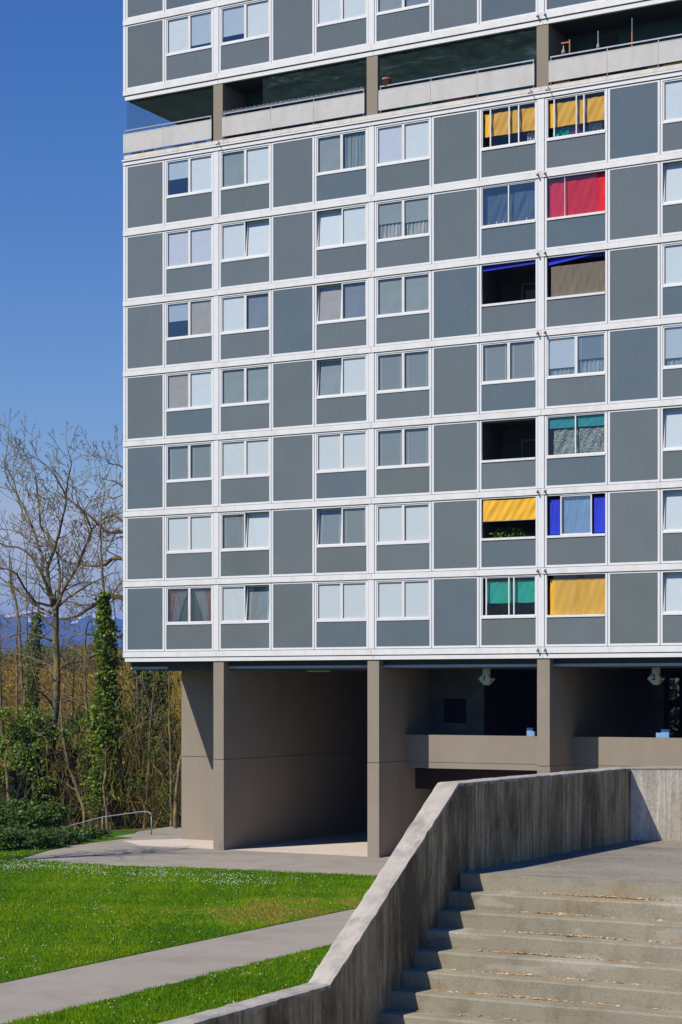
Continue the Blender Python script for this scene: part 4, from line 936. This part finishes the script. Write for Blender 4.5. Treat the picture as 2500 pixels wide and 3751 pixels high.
def px_tree(name, label, Y0, trunk, rt, limbs, seed, cat='tree', group=None, kl=1.7, kids=7, depth=2, n=10):
    rng = np.random.default_rng(seed); tp = px_pts(trunk, Y0); g = float(terrain_h(tp[0].x, tp[0].y))
    tp = [Vector((tp[0].x, tp[0].y, g-.2))]+tp; root = empty(name, (tp[0].x, tp[0].y, g)); tag(root, label, cat, group)
    S = []; tm = MB(); fine, rad = limb(S, rng, tp, rt[0], rt[1], 5, kl*.8, 1, rmin=.011); tm.tube(fine, rad, n)
    tr = tm.build('trunk', M['bark'], root, smooth=True); tr.location = -root.location
    bm_ = MB()
    for (pts, a, b, dy) in limbs:
        f_, rd = limb(S, rng, px_pts(pts, Y0, dy), a, b, kids, kl, depth, rmin=.0125); bm_.tube(f_, rd, 6)
    if limbs: bm_.build('limb', M['bark'], root, smooth=True).location = -root.location
    seg_mesh('crown', S, M['twig'], root).location = -root.location
    return root, fine, rad
# the big bare tree left of the building
Lm = [(Z1([(465,1530),(500,1420),(560,1300),(640,1170),(700,1020),(745,880),(720,800),(690,740),(640,680),(560,630),(500,600)]), .10, .03, -1.5),
 (Z1([(745,880),(800,825),(870,780),(940,750),(1000,735)]), .05, .02, 1), (Z1([(540,1340),(620,1190),(690,1030),(740,930),(690,750),(740,640)]), .05, .02, -2),
 (Z1([(455,1530),(440,1470),(405,1340),(385,1200),(400,1150),(430,1080),(425,1000),(380,900),(335,850),(320,700),(305,560),(285,400),(240,320),(190,230)]), .12, .02, 1.5),
 (Z1([(430,1080),(470,950),(500,820),(535,700),(545,560),(570,420),(590,330),(560,240)]), .09, .02, -1.5), (Z1([(545,600),(480,480),(420,390),(330,310),(270,270)]), .05, .015, -1),
 (Z1([(480,1450),(490,1300),(485,1180),(470,1080),(510,1130),(600,1150)]), .08, .02, 2), (Z1([(470,1080),(440,1000),(350,1000),(330,1010)]), .04, .02, 1),
 (Z1([(440,1490),(400,1380),(340,1230),(260,1100),(160,1020),(50,1010),(-40,960)]), .11, .03, -2), (Z1([(340,1230),(345,1100),(320,1030),(270,860),(200,770),(150,620),(120,500),(80,400),(0,300)]), .08, .02, 2.5),
 (Z1([(270,860),(170,640),(110,540),(60,450),(40,330),(70,150)]), .05, .015, -1), (Z1([(340,1010),(250,970),(150,900),(60,870),(-20,880)]), .05, .02, 1.5),
 (Z1([(430,1500),(330,1480),(270,1450),(200,1350),(140,1240),(60,1200),(-30,1185)]), .08, .03, -2.5), (Z1([(420,1560),(300,1500),(180,1400),(60,1310),(-20,1250)]), .07, .03, 1.5),
 (Z1([(490,1500),(560,1430),(640,1380),(720,1330),(800,1290),(900,1240),(980,1225)]), .07, .02, -2), (Z1([(500,1480),(520,1380),(620,1330),(700,1300),(770,1310)]), .06, .02, 2),
 (Z1([(440,1650),(380,1630),(330,1560),(240,1560),(100,1600),(0,1590)]), .06, .02, 2), (Z1([(430,1790),(330,1750),(200,1720),(60,1760),(-20,1800)]), .06, .02, -1.5),
 (Z2([(440,330),(340,280),(200,230),(60,210)]), .05, .02, 2), (Z2([(430,620),(370,560),(300,500)]), .06, .03, -1), (Z2([(470,620),(540,600),(600,575),(700,560)]), .03, .015, -1)]
px_tree('bare_tree', 'tallest bare tree with a straight pale trunk forking into lichen covered limbs', 12, Z2([(415,1520),(403,1300),(410,1120),(430,940),(445,760),(465,560),(466,300),(455,60)])+Z1([(458,1620),(458,1530)]), (.25, .15), Lm, 1, kl=1.45, kids=52, depth=2)
# twisted oak whose limbs reach out from behind the building
Lo = [(Z1([(1120,1450),(1010,1435),(930,1415),(850,1455),(760,1500),(690,1550),(600,1595),(500,1605)]), .16, .07, -1), (Z1([(1100,1150),(1010,1115),(920,1112),(860,1165),(760,1172),(660,1160),(560,1140),(500,1100)]), .13, .03, 1),
 (Z1([(1100,900),(1010,890),(900,895),(830,850),(770,790),(690,720),(600,650),(520,600),(470,560)]), .13, .02, -2), (Z1([(1090,560),(1010,520),(960,480),(880,465),(800,430),(740,440)]), .07, .015, 1),
 (Z1([(1090,400),(1010,360),(960,340),(900,330),(880,300),(820,270),(770,270)]), .05, .012, -1), (Z1([(1060,820),(1000,800),(930,760),(860,820),(760,840),(620,800),(560,820)]), .06, .015, 2),
 (Z1([(820,1480),(700,1490),(620,1510),(540,1490)]), .06, .03, 1), (Z1([(1040,960),(990,930),(930,970),(850,960)]), .05, .015, -2), (Z1([(1060,1250),(1000,1300),(930,1400)]), .06, .03, 0),
 (Z1([(1100,650),(1000,590),(930,620),(860,590),(800,620)]), .05, .012, 0), (Z2([(1020,50),(960,80),(900,110),(830,190),(760,230)]), .08, .04, 0), (Z2([(900,10),(840,60),(760,60),(640,50)]), .06, .03, 0), (Z2([(820,190),(700,260),(560,290),(500,320)]), .11, .05, 0)]
px_tree('oak_tree', 'gnarled bare oak reaching its thick twisted limbs out from behind the building corner', 17, Z2([(1130,900),(1120,400)])+Z1([(1130,1900),(1110,1500),(1100,1100),(1080,700),(1075,300)]), (.40, .10), Lo, 2, kl=1.3, kids=44, depth=2)
# ivy-clad and slender trees
def ivy_on(root, fine, r0, r1, n, s, seed, z_lo, z_hi, lo=0, hi=1):
    rng = np.random.default_rng(seed); F = np.array([tuple(p) for p in fine]); z = z_lo+(z_hi-z_lo)*rng.random(n)**1.05
    u = (z-z_lo)/(z_hi-z_lo); cxx = np.interp(z, F[:, 2], F[:, 0]); cyy = np.interp(z, F[:, 2], F[:, 1]); a = rng.uniform(0, 6.283, n)
    lump = 1+.22*np.sin(z*1.7+seed)+.16*np.sin(z*4.3+a)+.22*np.sin(z*7.7+a*3+seed)+np.where(rng.random(n) < .10, rng.uniform(.2, .9, n), 0); rr = (r0+(r1-r0)*u)*lump*(.55+.6*rng.random(n)**.7)
    P = np.stack([cxx+rr*np.cos(a), cyy+rr*np.sin(a), z], 1); o = leaves('ivy', P, s, M['ivy'], seed, root, lo, hi); o.location = -root.location; return o
r_, f_, rd = px_tree('ivy_tree', 'slim tree wrapped in bright green ivy right beside the building corner', 10.5, Z2([(905,1680),(870,1450),(860,1250),(865,900),(880,500),(880,200)])+Z1([(870,1800),(860,1600),(850,1400),(835,1150),(825,950),(830,800)]), (.17, .04), [(Z1([(860,1420),(900,1380),(930,1420),(960,1350),(1000,1320)]), .04, .02, 0), (Z1([(840,1500),(780,1450),(720,1420),(690,1360)]), .04, .015, 0), (Z1([(835,1200),(800,1050),(820,900)]), .03, .012, 0), (Z2([(930,900),(1000,880),(1100,830),(1170,790)]), .04, .02, 0), (Z2([(880,500),(950,430),(1020,420)]), .05, .02, 0)], 3)
ivy_on(r_, f_, .72, .24, 7500, .15, 31, 1.0, 10.6)
r_, f_, rd = px_tree('ivy_tree', 'distant trunk with a narrow dark sleeve of ivy left of the tallest tree', 19, Z2([(270,1000),(262,700),(268,400),(275,150)])+Z1([(290,1750),(300,1650),(320,1500)]), (.16, .05), [(Z2([(270,350),(330,300),(400,250)]), .04, .015, 0)], 4, kids=5)
ivy_on(r_, f_, .42, .30, 3600, .13, 32, 1.2, 10.2, 0, .75)
r_, f_, rd = px_tree('ivy_tree', 'ivy covered trunk showing under the building overhang beside the recessed wall', 16, Z2([(1345,1600),(1330,1300),(1325,1000),(1280,700),(1255,400),(1235,150)]), (.17, .08), [(Z2([(1290,700),(1200,560),(1130,500)]), .04, .015, 0)], 5, kids=5)
ivy_on(r_, f_, .62, .75, 4200, .15, 33, 3.0, 7.6, .0, .85)
thin = [('thin grey trunk standing left of the dark ivy sleeve', 22, (Z2([(205,720),(185,500),(172,300),(160,0)])+Z1([(150,1600),(130,1450),(95,1380),(80,1200)])), (.15, .06), 4),
 ('thin bare tree cut by the left edge of the view', 14, Z2([(48,1200),(40,1050),(25,900),(12,700),(5,500),(0,200)]), (.13, .06), 3),
 ('slender leaning trunk crossing to the right of the tallest tree', 9.5, Z2([(690,1500),(650,1390),(620,1290),(575,1180),(545,1050),(515,850),(500,640)]), (.11, .05), 3),
 ('slender upright trunk between the tallest tree and the bright ivy', 13, Z2([(765,1560),(750,1250),(730,1000),(715,800),(705,500),(695,200),(700,60)]), (.11, .05), 5),
 ('thin pale trunk just right of the bright ivy', 11.5, Z2([(992,1560),(990,1320),(965,1050),(950,850),(935,620),(940,480)]), (.085, .04), 3),
 ('forked young tree behind the handrail post', 13, Z2([(1085,1560),(1080,1300),(1072,1100),(1075,880),(1120,780),(1132,600),(1120,380),(1110,340)]), (.10, .04), 6),
 ('dead grey stem beside the recessed wall', 8.8, Z2([(1440,1660),(1440,1500),(1455,1300),(1475,1100)]), (.12, .07), 2),
 ('thin stem right of the ivy trunk under the overhang', 12, Z2([(1360,1650),(1400,1350),(1340,1200),(1330,1000)]), (.08, .05), 4),
 ('leaning stem crossing behind the forked young tree', 14, Z2([(1320,1600),(1300,1420),(1230,1250),(1160,1050),(1090,900),(1030,760)]), (.07, .03), 4),
 ('short leaning stem above the handrail bend', 9, Z2([(885,1640),(865,1450),(850,1300),(870,1180)]), (.09, .05), 3),
 ('broken stump like trunk at the lower left corner of the wood', 8, Z2([(80,1640),(75,1560),(72,1400),(45,1130)]), (.16, .06), 2),
 ('thin lichen yellow stem rising left behind the tallest tree', 24, Z2([(225,560),(226,200)])+Z1([(225,1700),(222,1500),(215,1250),(225,1050)]), (.09, .03), 4),
 ('faint far stem nearest the left edge, in front of the blue hills', 30, Z2([(140,500),(135,100)])+Z1([(150,1620),(130,1450),(100,1330),(90,1150)]), (.12, .04), 5),
 ('knotted stem behind the long horizontal oak limb', 21, Z2([(600,700),(610,300)])+Z1([(600,1850),(560,1780),(640,1720)]), (.07, .03), 5),
 ('pale forked stem left of the building edge above the oak limb', 15, Z2([(930,600),(925,100)])+Z1([(925,1750),(945,1600),(930,1450),(935,1350)]), (.06, .02), 4)]
for i, (lab, Y0, tr, rt, kd) in enumerate(thin):
    px_tree('young_tree', lab, Y0, tr, rt, [], 40+i, group='slender trees of the wood edge', kl=1.7, n=7)
# generated trees filling the wood behind, and one outside the view whose shadow falls on the plaza
def wild_tree(x, y, h, r, seed, label, group=None, kids=7, name='bare_tree', lean=(0, 0)):
    rng = np.random.default_rng(seed); g = float(terrain_h(x, y)); root = empty(name, (x, y, g)); tag(root, label, 'tree', group)
    S = []; pts = [(x, y, g-.2), (x+lean[0]*.3, y+lean[1]*.3, g+h*.25), (x+lean[0]*.6+rng.normal(0, .15), y+lean[1]*.6, g+h*.5), (x+lean[0], y+lean[1], g+h*.8)]
    f_, rd = limb(S, rng, pts, r, r*.35, kids*1.6, h*.20, 2); MB_ = MB(); MB_.tube(f_, rd, 8); MB_.build('trunk', M['bark'], root, smooth=True).location = -root.location
    seg_mesh('crown', S, M['twig'], root).location = -root.location; return root
wild_tree(-3.2, -14.5, 19, .34, 77, 'bare tree outside the left edge of the view casting branch shadows on the plaza', kids=26)
ORD = ('first', 'second', 'third', 'fourth', 'fifth', 'sixth', 'seventh', 'eighth', 'ninth', 'tenth', 'eleventh', 'twelfth', 'thirteenth', 'fourteenth', 'fifteenth', 'sixteenth', 'seventeenth', 'eighteenth')
k_ = 0
for (px, Y, h) in sorted(((30, 26, 11), (110, 34, 12), (170, 28, 9), (250, 30, 10), (300, 24, 9), (340, 38, 13), (420, 28, 10), (450, 22, 8), (500, 26, 9), (560, 30, 10), (610, 22, 8), (640, 32, 10), (60, 18, 8), (140, 16, 7), (470, 15, 6), (340, 15, 6), (600, 15, 6.5), (655, 19, 8))):
    p = onY(px, 2600, Y); wild_tree(p.x, p.y, h, .07+.004*h, 200+k_, 'bare brown thicket tree in the wood behind the plaza, %s from the left' % ORD[k_], 'bare trees inside the wood', 6, 'thicket_tree'); k_ += 1
for i, (x, y, h) in enumerate(((-44, -66, 17), (-31, -58, 14), (-20, -70, 18), (-8, -64, 13), (4, -72, 16))):
    wild_tree(x, y, h, .28, 300+i, 'bare tree mirrored faintly in the lowest grey panels, %s from the left' % ORD[i], 'trees facing the building', 16)
rng_ = np.random.default_rng(404)
for i, px in enumerate(sorted((52, 98, 150, 228, 262, 292, 322, 352, 418, 446, 474, 505, 528, 556, 588, 606, 628, 648))):
    Y = rng_.uniform(9.5, 19); p = onY(px, 2900, Y); g = float(terrain_h(p.x, p.y)); h = rng_.uniform(3.8, 8.5); r = rng_.uniform(.045, .10); lx = rng_.normal(0, .5); S = []
    root = empty('sapling', (p.x, p.y, g)); tag(root, 'thin pale sapling stem in the wood, %s from the left among the saplings' % ORD[i], 'sapling', 'saplings along the wood edge')
    f_, rd = limb(S, rng_, [(p.x, p.y, g-.2), (p.x+lx*.4, p.y, g+h*.35), (p.x+lx*.5+rng_.normal(0, .15), p.y, g+h*.65), (p.x+lx, p.y, g+h)], r, r*.4, 6, 1.0, 1)
    t_ = MB(); t_.tube(f_, rd, 6); t_.build('trunk', M['bark'], root, smooth=True).location = -root.location; seg_mesh('crown', S, M['twig'], root).location = -root.location
# shrubs
def shrub(name, label, lobes, m, s, seed, lo=0, hi=1, group=None):
    c = lobes[0]; g = float(terrain_h(c[0], c[1])); root = empty(name, (c[0], c[1], g)); tag(root, label, 'shrub', group)
    rng = np.random.default_rng(seed); Ps = []
    for (x, y, z, rx, ry, rz, n) in lobes:
        d = rng.normal(size=(n, 3)); d /= np.linalg.norm(d, axis=1)[:, None]; rr = rng.random(n)**.45*(1+.22*np.sin(d[:, 0]*5+seed)*np.sin(d[:, 2]*6+x)+.18*np.sin(d[:, 2]*11+d[:, 0]*9))
        Ps.append(d*rr[:, None]*np.array([rx, ry, rz])+np.array([x, y, z]))
    o = leaves('foliage', np.concatenate(Ps), s, m, seed, root, lo, hi); o.location = -root.location
    S = []
    for i in range(26):
        c = lobes[rng.integers(len(lobes))]; grow(S, rng, (c[0]+rng.normal(0, .3), c[1], g), (rng.normal(0, .4), rng.normal(0, .3), 1), max(.5, (c[2]-g)*.8), .03, 1)
    seg_mesh('twigs', S, M['twig'], root).location = -root.location; return root
def lobe(px, py, Y, rx, rz, n, ry=None):
    p = onY(px, py, Y); return (p.x, p.y, p.z, rx, ry or rx*.7, rz, n)
shrub('laurel_bush', 'large mid green laurel bush left of the tallest tree trunk', [lobe(115, 2790, 10.5, 1.2, 1.1, 4200), lobe(75, 2870, 10, 1.0, 1.0, 2600), lobe(150, 2680, 11, .8, .8, 2600), lobe(140, 2920, 10, 1.0, 1.0, 2600), lobe(45, 2740, 11, .7, .9, 1500), lobe(90, 2660, 12, .5, .5, 900)], M['laurel'], .15, 51)
shrub('spring_bush', 'yellow green budding bush at the left edge', [lobe(8, 2850, 8.5, .55, .7, 1900), lobe(40, 2840, 9, .35, .45, 700)], M['lime'], .10, 52)
def base_lobe(x, yb, rx, rz, n):
    p = onZ(x, yb, 0); return (p.x-.35, p.y+.55, rz*.45, rx, rx*.8, rz*.78, n)
shrub('laurel_bush', 'low dark glossy laurel hedge along the left edge of the plaza', [base_lobe(*q) for q in ((-30, 3122, .9, .75, 1700), (15, 3118, .8, .7, 1700), (60, 3112, .8, .75, 1700), (110, 3116, .75, .65, 1600), (160, 3110, .75, .65, 1700), (215, 3098, .75, .55, 1500), (265, 3090, .7, .5, 1400), (320, 3080, .6, .45, 1200), (365, 3071, .45, .3, 700))], M['laurel'], .09, 53, 0, .5)
shrub('spring_bush', 'bright spring green bush at the foot of the bright ivy tree', [lobe(355, 2740, 11.5, .8, .9, 2200), lobe(340, 2830, 11, .7, .8, 1800), lobe(330, 2660, 12, .5, .6, 900), lobe(385, 2880, 11, .6, .7, 1200)], M['lime'], .11, 54, 0, .8)
shrub('spring_bush', 'olive yellow bush behind the handrail', [lobe(510, 2740, 15, .9, 1.1, 1900), lobe(545, 2690, 16, .7, .8, 1100), lobe(480, 2850, 14, .7, .9, 1100)], M['lime'], .09, 55, 0, .55)
shrub('spring_bush', 'loose olive bush at the foot of the ivy trunk under the overhang', [lobe(560, 2890, 12, .9, 1.1, 900), lobe(610, 2780, 13, .8, 1.0, 700), lobe(640, 2930, 11, .7, .9, 700)], M['lime'], .08, 65, 0, .45)
shrub('spring_bush', 'thin olive bush between the bright ivy and the forked young tree', [lobe(450, 2800, 13, .8, 1.3, 900), lobe(440, 2940, 12, .9, .8, 900), lobe(480, 2640, 15, .8, .9, 600)], M['lime'], .08, 66, 0, .5)
shrub('laurel_bush', 'dark bush filling the gap behind the leaning trunk', [lobe(260, 2800, 12.5, .8, 1.2, 1900), lobe(300, 2650, 14, .8, .7, 1500), lobe(230, 2920, 12, .8, .9, 1500), lobe(300, 2960, 11.5, .9, .7, 1500)], M['laurel'], .13, 56, 0, .55)
shrub('laurel_bush', 'dark low undergrowth bush below the tallest tree', [lobe(180, 2990, 8, 1.0, .7, 1800), lobe(60, 2980, 7.5, 1.1, .7, 1900), lobe(120, 3000, 6.5, .9, .6, 1600), lobe(8, 3010, 5, .8, .7, 1300)], M['laurel'], .12, 57, 0, .6)
rng = np.random.default_rng(90); PX = []
for i in range(130):
    x, y, Y = rng.uniform(-40, 650), 3030-420*rng.random()**1.4, rng.uniform(9, 24); PX.append(lobe(x, y, Y, rng.uniform(.35, .9), rng.uniform(.3, .9), int(rng.uniform(160, 420))))
Ps = []
for (x, y, z, rx, ry, rz, n) in PX:
    if x > -1.5 and y < 13: continue
    d = rng.normal(size=(n, 3)); d /= np.linalg.norm(d, axis=1)[:, None]; Ps.append(d*(rng.random(n)**.5*(1+.4*np.sin(d[:, 0]*6+z)))[:, None]*np.array([rx, ry, rz])+np.array([x, y, z]))
Pall = np.concatenate(Ps); tt = (Pall[:, 0]-CAM[0])/(Pall[:, 1]-CAM[1]); sel = tt < (-SH+(260-1250)/FPX*CH)/(CH+(260-1250)/FPX*SH)
o = leaves('olive_leaves', Pall[~sel], .075, M['lime'], 92, None, 0, .5); tag(o, 'small olive spring leaves scattered through the thicket beside the building', 'leaves', kind='stuff')
o = leaves('bramble_leaves', Pall[sel], .10, M['ivy'], 91, None, 0, .9); tag(o, 'loose green bramble and ivy leaves scattered through the thicket', 'brambles', kind='stuff')
# ribbons: thickets and the wooded slope across the valley
def ribbons(name, P, D, Ln, Wd, tone, m):
    n = len(P); D = D/np.linalg.norm(D, axis=1)[:, None]; view = np.array(CAM)-P; rng = np.random.default_rng(9)
    s = np.cross(D, view+rng.normal(0, 25, (n, 3))); s /= np.linalg.norm(s, axis=1)[:, None]; bend = rng.normal(0, .10, (n, 3))*Ln[:, None]
    a = P; b = P+D*Ln[:, None]*.5+bend; c = P+D*Ln[:, None]; h_ = s*Wd[:, None]*.5
    V = np.stack([a-h_, a+h_, b+h_*.75, b-h_*.75, c+h_*.3, c-h_*.3], 1).reshape(-1, 3); F = np.array([[0, 1, 2, 3], [3, 2, 4, 5]])[None]+(np.arange(n)*6)[:, None, None]
    return np_mesh(name, V, F.reshape(-1, 4), m, None, np.repeat(tone, 6))
def frustum_xy(rng, n, px0, px1, Y0, Y1):
    px = rng.uniform(px0, px1, n); Y = rng.uniform(Y0, Y1, n); t = (px-1250)/FPX; rx = -SH+t*CH; ry = CH+t*SH; k = (Y-CAM[1])/ry
    return CAM[0]+k*rx, Y
rng = np.random.default_rng(61); n = 30000; X, Y = frustum_xy(rng, n, -220, 720, 9.5, 34); ok = ~((X > -1.2) & (Y < 13)); X, Y = X[ok], Y[ok]; n = len(X)
g = terrain_h(X, Y); clump = hnoise(X, Y, 2.2, 3); Z = g+np.abs(rng.normal(0, 2.6, n))*(1+.5*clump); D = np.stack([rng.normal(0, .45, n), rng.normal(0, .4, n), np.abs(rng.normal(1, .5, n))], 1)
o = ribbons('undergrowth', np.stack([X, Y, Z], 1), D, rng.uniform(.5, 1.7, n), rng.uniform(.012, .04, n), np.clip(.38+.3*clump+rng.normal(0, .26, n), 0, 1), M['thicket']); tag(o, 'tangled brown leafless undergrowth filling the wood edge', 'undergrowth', kind='stuff')
n = 380000; px = rng.uniform(-900, 760, n); px = np.where(rng.random(n) < .45, rng.uniform(-60, 700, n), px); dist = 100+330*rng.random(n)**1.1; t = (px-1250)/FPX; X = CAM[0]+dist*(-SH+t*CH); Y = CAM[1]+dist*(CH+t*SH)
ok = Y > 36; X, Y, dist = X[ok], Y[ok], dist[ok]; n = len(X); g = terrain_h(X, Y); cl = hnoise(X, Y, 9, 4); cl2 = hnoise(X, Y, 26, 8)
Z = g+rng.random(n)**1.3*(4.6+2.4*cl); D = np.stack([rng.normal(0, .8, n), rng.normal(0, .8, n), rng.normal(.55, .5, n)], 1)
o = ribbons('distant_woodland', np.stack([X, Y, Z], 1), D, rng.uniform(.35, 1.3, n), dist*.00034*rng.uniform(.5, 1.6, n), np.clip(np.where(dist > 310, .20+.14*cl+.8*(hnoise(X, Y, 30, 3) > .35), .52+.24*cl+.24*cl2)+rng.normal(0, .15, n), 0, 1), M['wood_far']); tag(o, 'ochre and brown leafless woodland on the slope across the valley', 'woodland', kind='stuff')
# planting behind the building, seen through the lobby
shrub('laurel_bush', 'bush behind the building seen through the lobby gaps', [(-1+i*3.1, 46+(i % 2)*2, 2.4, 2.2, 1.2, 2.6, 1300) for i in range(7)], M['lime'], .22, 58, 0, .6)

shrub('laurel_bush', 'shaded dark bushes right behind the building seen through the lobby gaps', [(s1a-2.0, 17, 3.5, 2.2, 1.2, 3.6, 5000), (s2a-1.6, 17, 3.5, 2.2, 1.2, 3.8, 5000), (s1a+1, 18, 3.0, 1.8, 1.0, 2.2, 1500)], M['ivy'], .20, 59, 0, .6)
# ------------------------------------------------------------------ grass and daisies
def in_poly(X, Y, P):
    P = np.array([(p[0], p[1]) for p in P]); c = np.zeros(len(X), bool); j = len(P)-1
    for i in range(len(P)):
        xi, yi, xj, yj_ = P[i, 0], P[i, 1], P[j, 0], P[j, 1]
        with np.errstate(divide='ignore', invalid='ignore'): c ^= ((yi > Y) != (yj_ > Y)) & (X < (xj-xi)*(Y-yi)/(yj_-yi)+xi)
        j = i
    return c
lawn_b = [(21.46, -62), (34.6, -62), (34.6, -6.2), (21.43, -6.25), (21.33, -20), (21.45, -29)]
def lawn_pts(rng, n, y0=-38, y1=4.5):
    t = rng.random(n); Y = y0+(y1-y0)*t; px = rng.uniform(-420, 1480, n); tt = (px-1250)/FPX; k = (Y-CAM[1])/(CH+tt*SH); X = CAM[0]+k*(-SH+tt*CH)
    ok = in_poly(X, Y, lawn_a) | in_poly(X, Y, lawn_b); return X[ok], Y[ok]
rng = np.random.default_rng(71)
X1, Y1 = lawn_pts(rng, 380000, -36, -5.5); X2, Y2 = lawn_pts(rng, 30000, -6.5, 4.5); X = np.concatenate([X1, X2]); Y = np.concatenate([Y1, Y2]); n = len(X)
cl = hnoise(X, Y, .8, 2); cl2 = hnoise(X, Y, .22, 5); hgt = (.052+.026*cl+.022*cl2)*rng.uniform(.6, 1.6, n)
dc = onZ(1150, 3330); dry = np.exp(-(((X-dc.x)/2.2)**2+((Y-dc.y)/3.2)**2))+.7*np.exp(-(((X-onZ(930,3345).x)/2.5)**2+((Y-onZ(930,3345).y)/2.0)**2))
hgt = np.maximum(hgt*(1-.35*np.clip(dry, 0, 1)), .018)
a = rng.uniform(0, 6.283, n); wd = rng.uniform(.005, .014, n); lx, ly = rng.normal(0, .022, n), rng.normal(0, .022, n)
base = np.stack([X, Y, np.full(n, .010)], 1); s = np.stack([np.cos(a), np.sin(a), 0*a], 1)*wd[:, None]
V = np.stack([base-s, base+s, base+np.stack([lx, ly, hgt], 1)], 1).reshape(-1, 3)
tone = np.clip(.46+.20*cl+.16*cl2+.20*hnoise(X, Y, 2.2, 7)+.85*np.clip(dry*(.75+.6*cl), 0, 1)+rng.normal(0, .12, n), 0, 1)
o = np_mesh('grass', V, np.arange(3*n).reshape(n, 3), M['blade'], None, np.repeat(tone, 3)); tag(o, 'short bright green lawn grass on both sides of the path', 'grass', kind='stuff')
X, Y = lawn_pts(rng, 90000, -36, 3.5); n = len(X)
edge = np.exp(-((Y+8.6+.08*X)/1.3)**2)*(X < 13)*1.5+np.exp(-((Y+8.2)/2.2)**2)*(X < 4)*1.0
dens = np.clip(.018+.5*np.clip(hnoise(X, Y, 1.1, 11)-.55, 0, 1)+.9*np.clip(hnoise(X, Y, .35, 12)-.6, 0, 1)*(hnoise(X, Y, 3, 13) > .1)+1.1*edge*(.15+np.clip(hnoise(X, Y, .6, 14)+.25, 0, 1)), 0, 1)
ok = rng.random(n) < dens*.55; X, Y = X[ok], Y[ok]; n = len(X); r0 = rng.uniform(.007, .012, n); V = []
for k in range(6): V.append(np.stack([X+r0*np.cos(k*1.047), Y+r0*np.sin(k*1.047)-.004, .062+r0*.55*np.sin(k*1.047)+.0*X], 1))
V = np.stack(V, 1); V[:, :, 2] += rng.uniform(-.012, .015, n)[:, None]; F = (np.arange(n)*6)[:, None]
me = bpy.data.meshes.new('daisies'); me.from_pydata(V.reshape(-1, 3).tolist(), [], (F+np.arange(6)).tolist()); me.update(); o = link('daisies', me, M['petal']); tag(o, 'scattered white daisies in drifts across the lawn', 'daisies', kind='stuff')

# ------------------------------------------------------------------ air between here and the mountains
mb = MB(); mb.box(CAM[0]-12500, CAM[0]+12500, CAM[1]-12500, CAM[1]+12500, -14, 470)
hm = bpy.data.materials.new('haze_air'); hm.use_nodes = True; ht = hm.node_tree; ht.nodes.clear()
pv = ht.nodes.new('ShaderNodeVolumePrincipled'); pv.inputs['Color'].default_value = (.26, .46, 1, 1); pv.inputs['Density'].default_value = 1.25e-4; pv.inputs['Anisotropy'].default_value = 0.0
ho = ht.nodes.new('ShaderNodeOutputMaterial'); ht.links.new(pv.outputs[0], ho.inputs['Volume'])
tag(mb.build('haze', hm), kind='stuff')
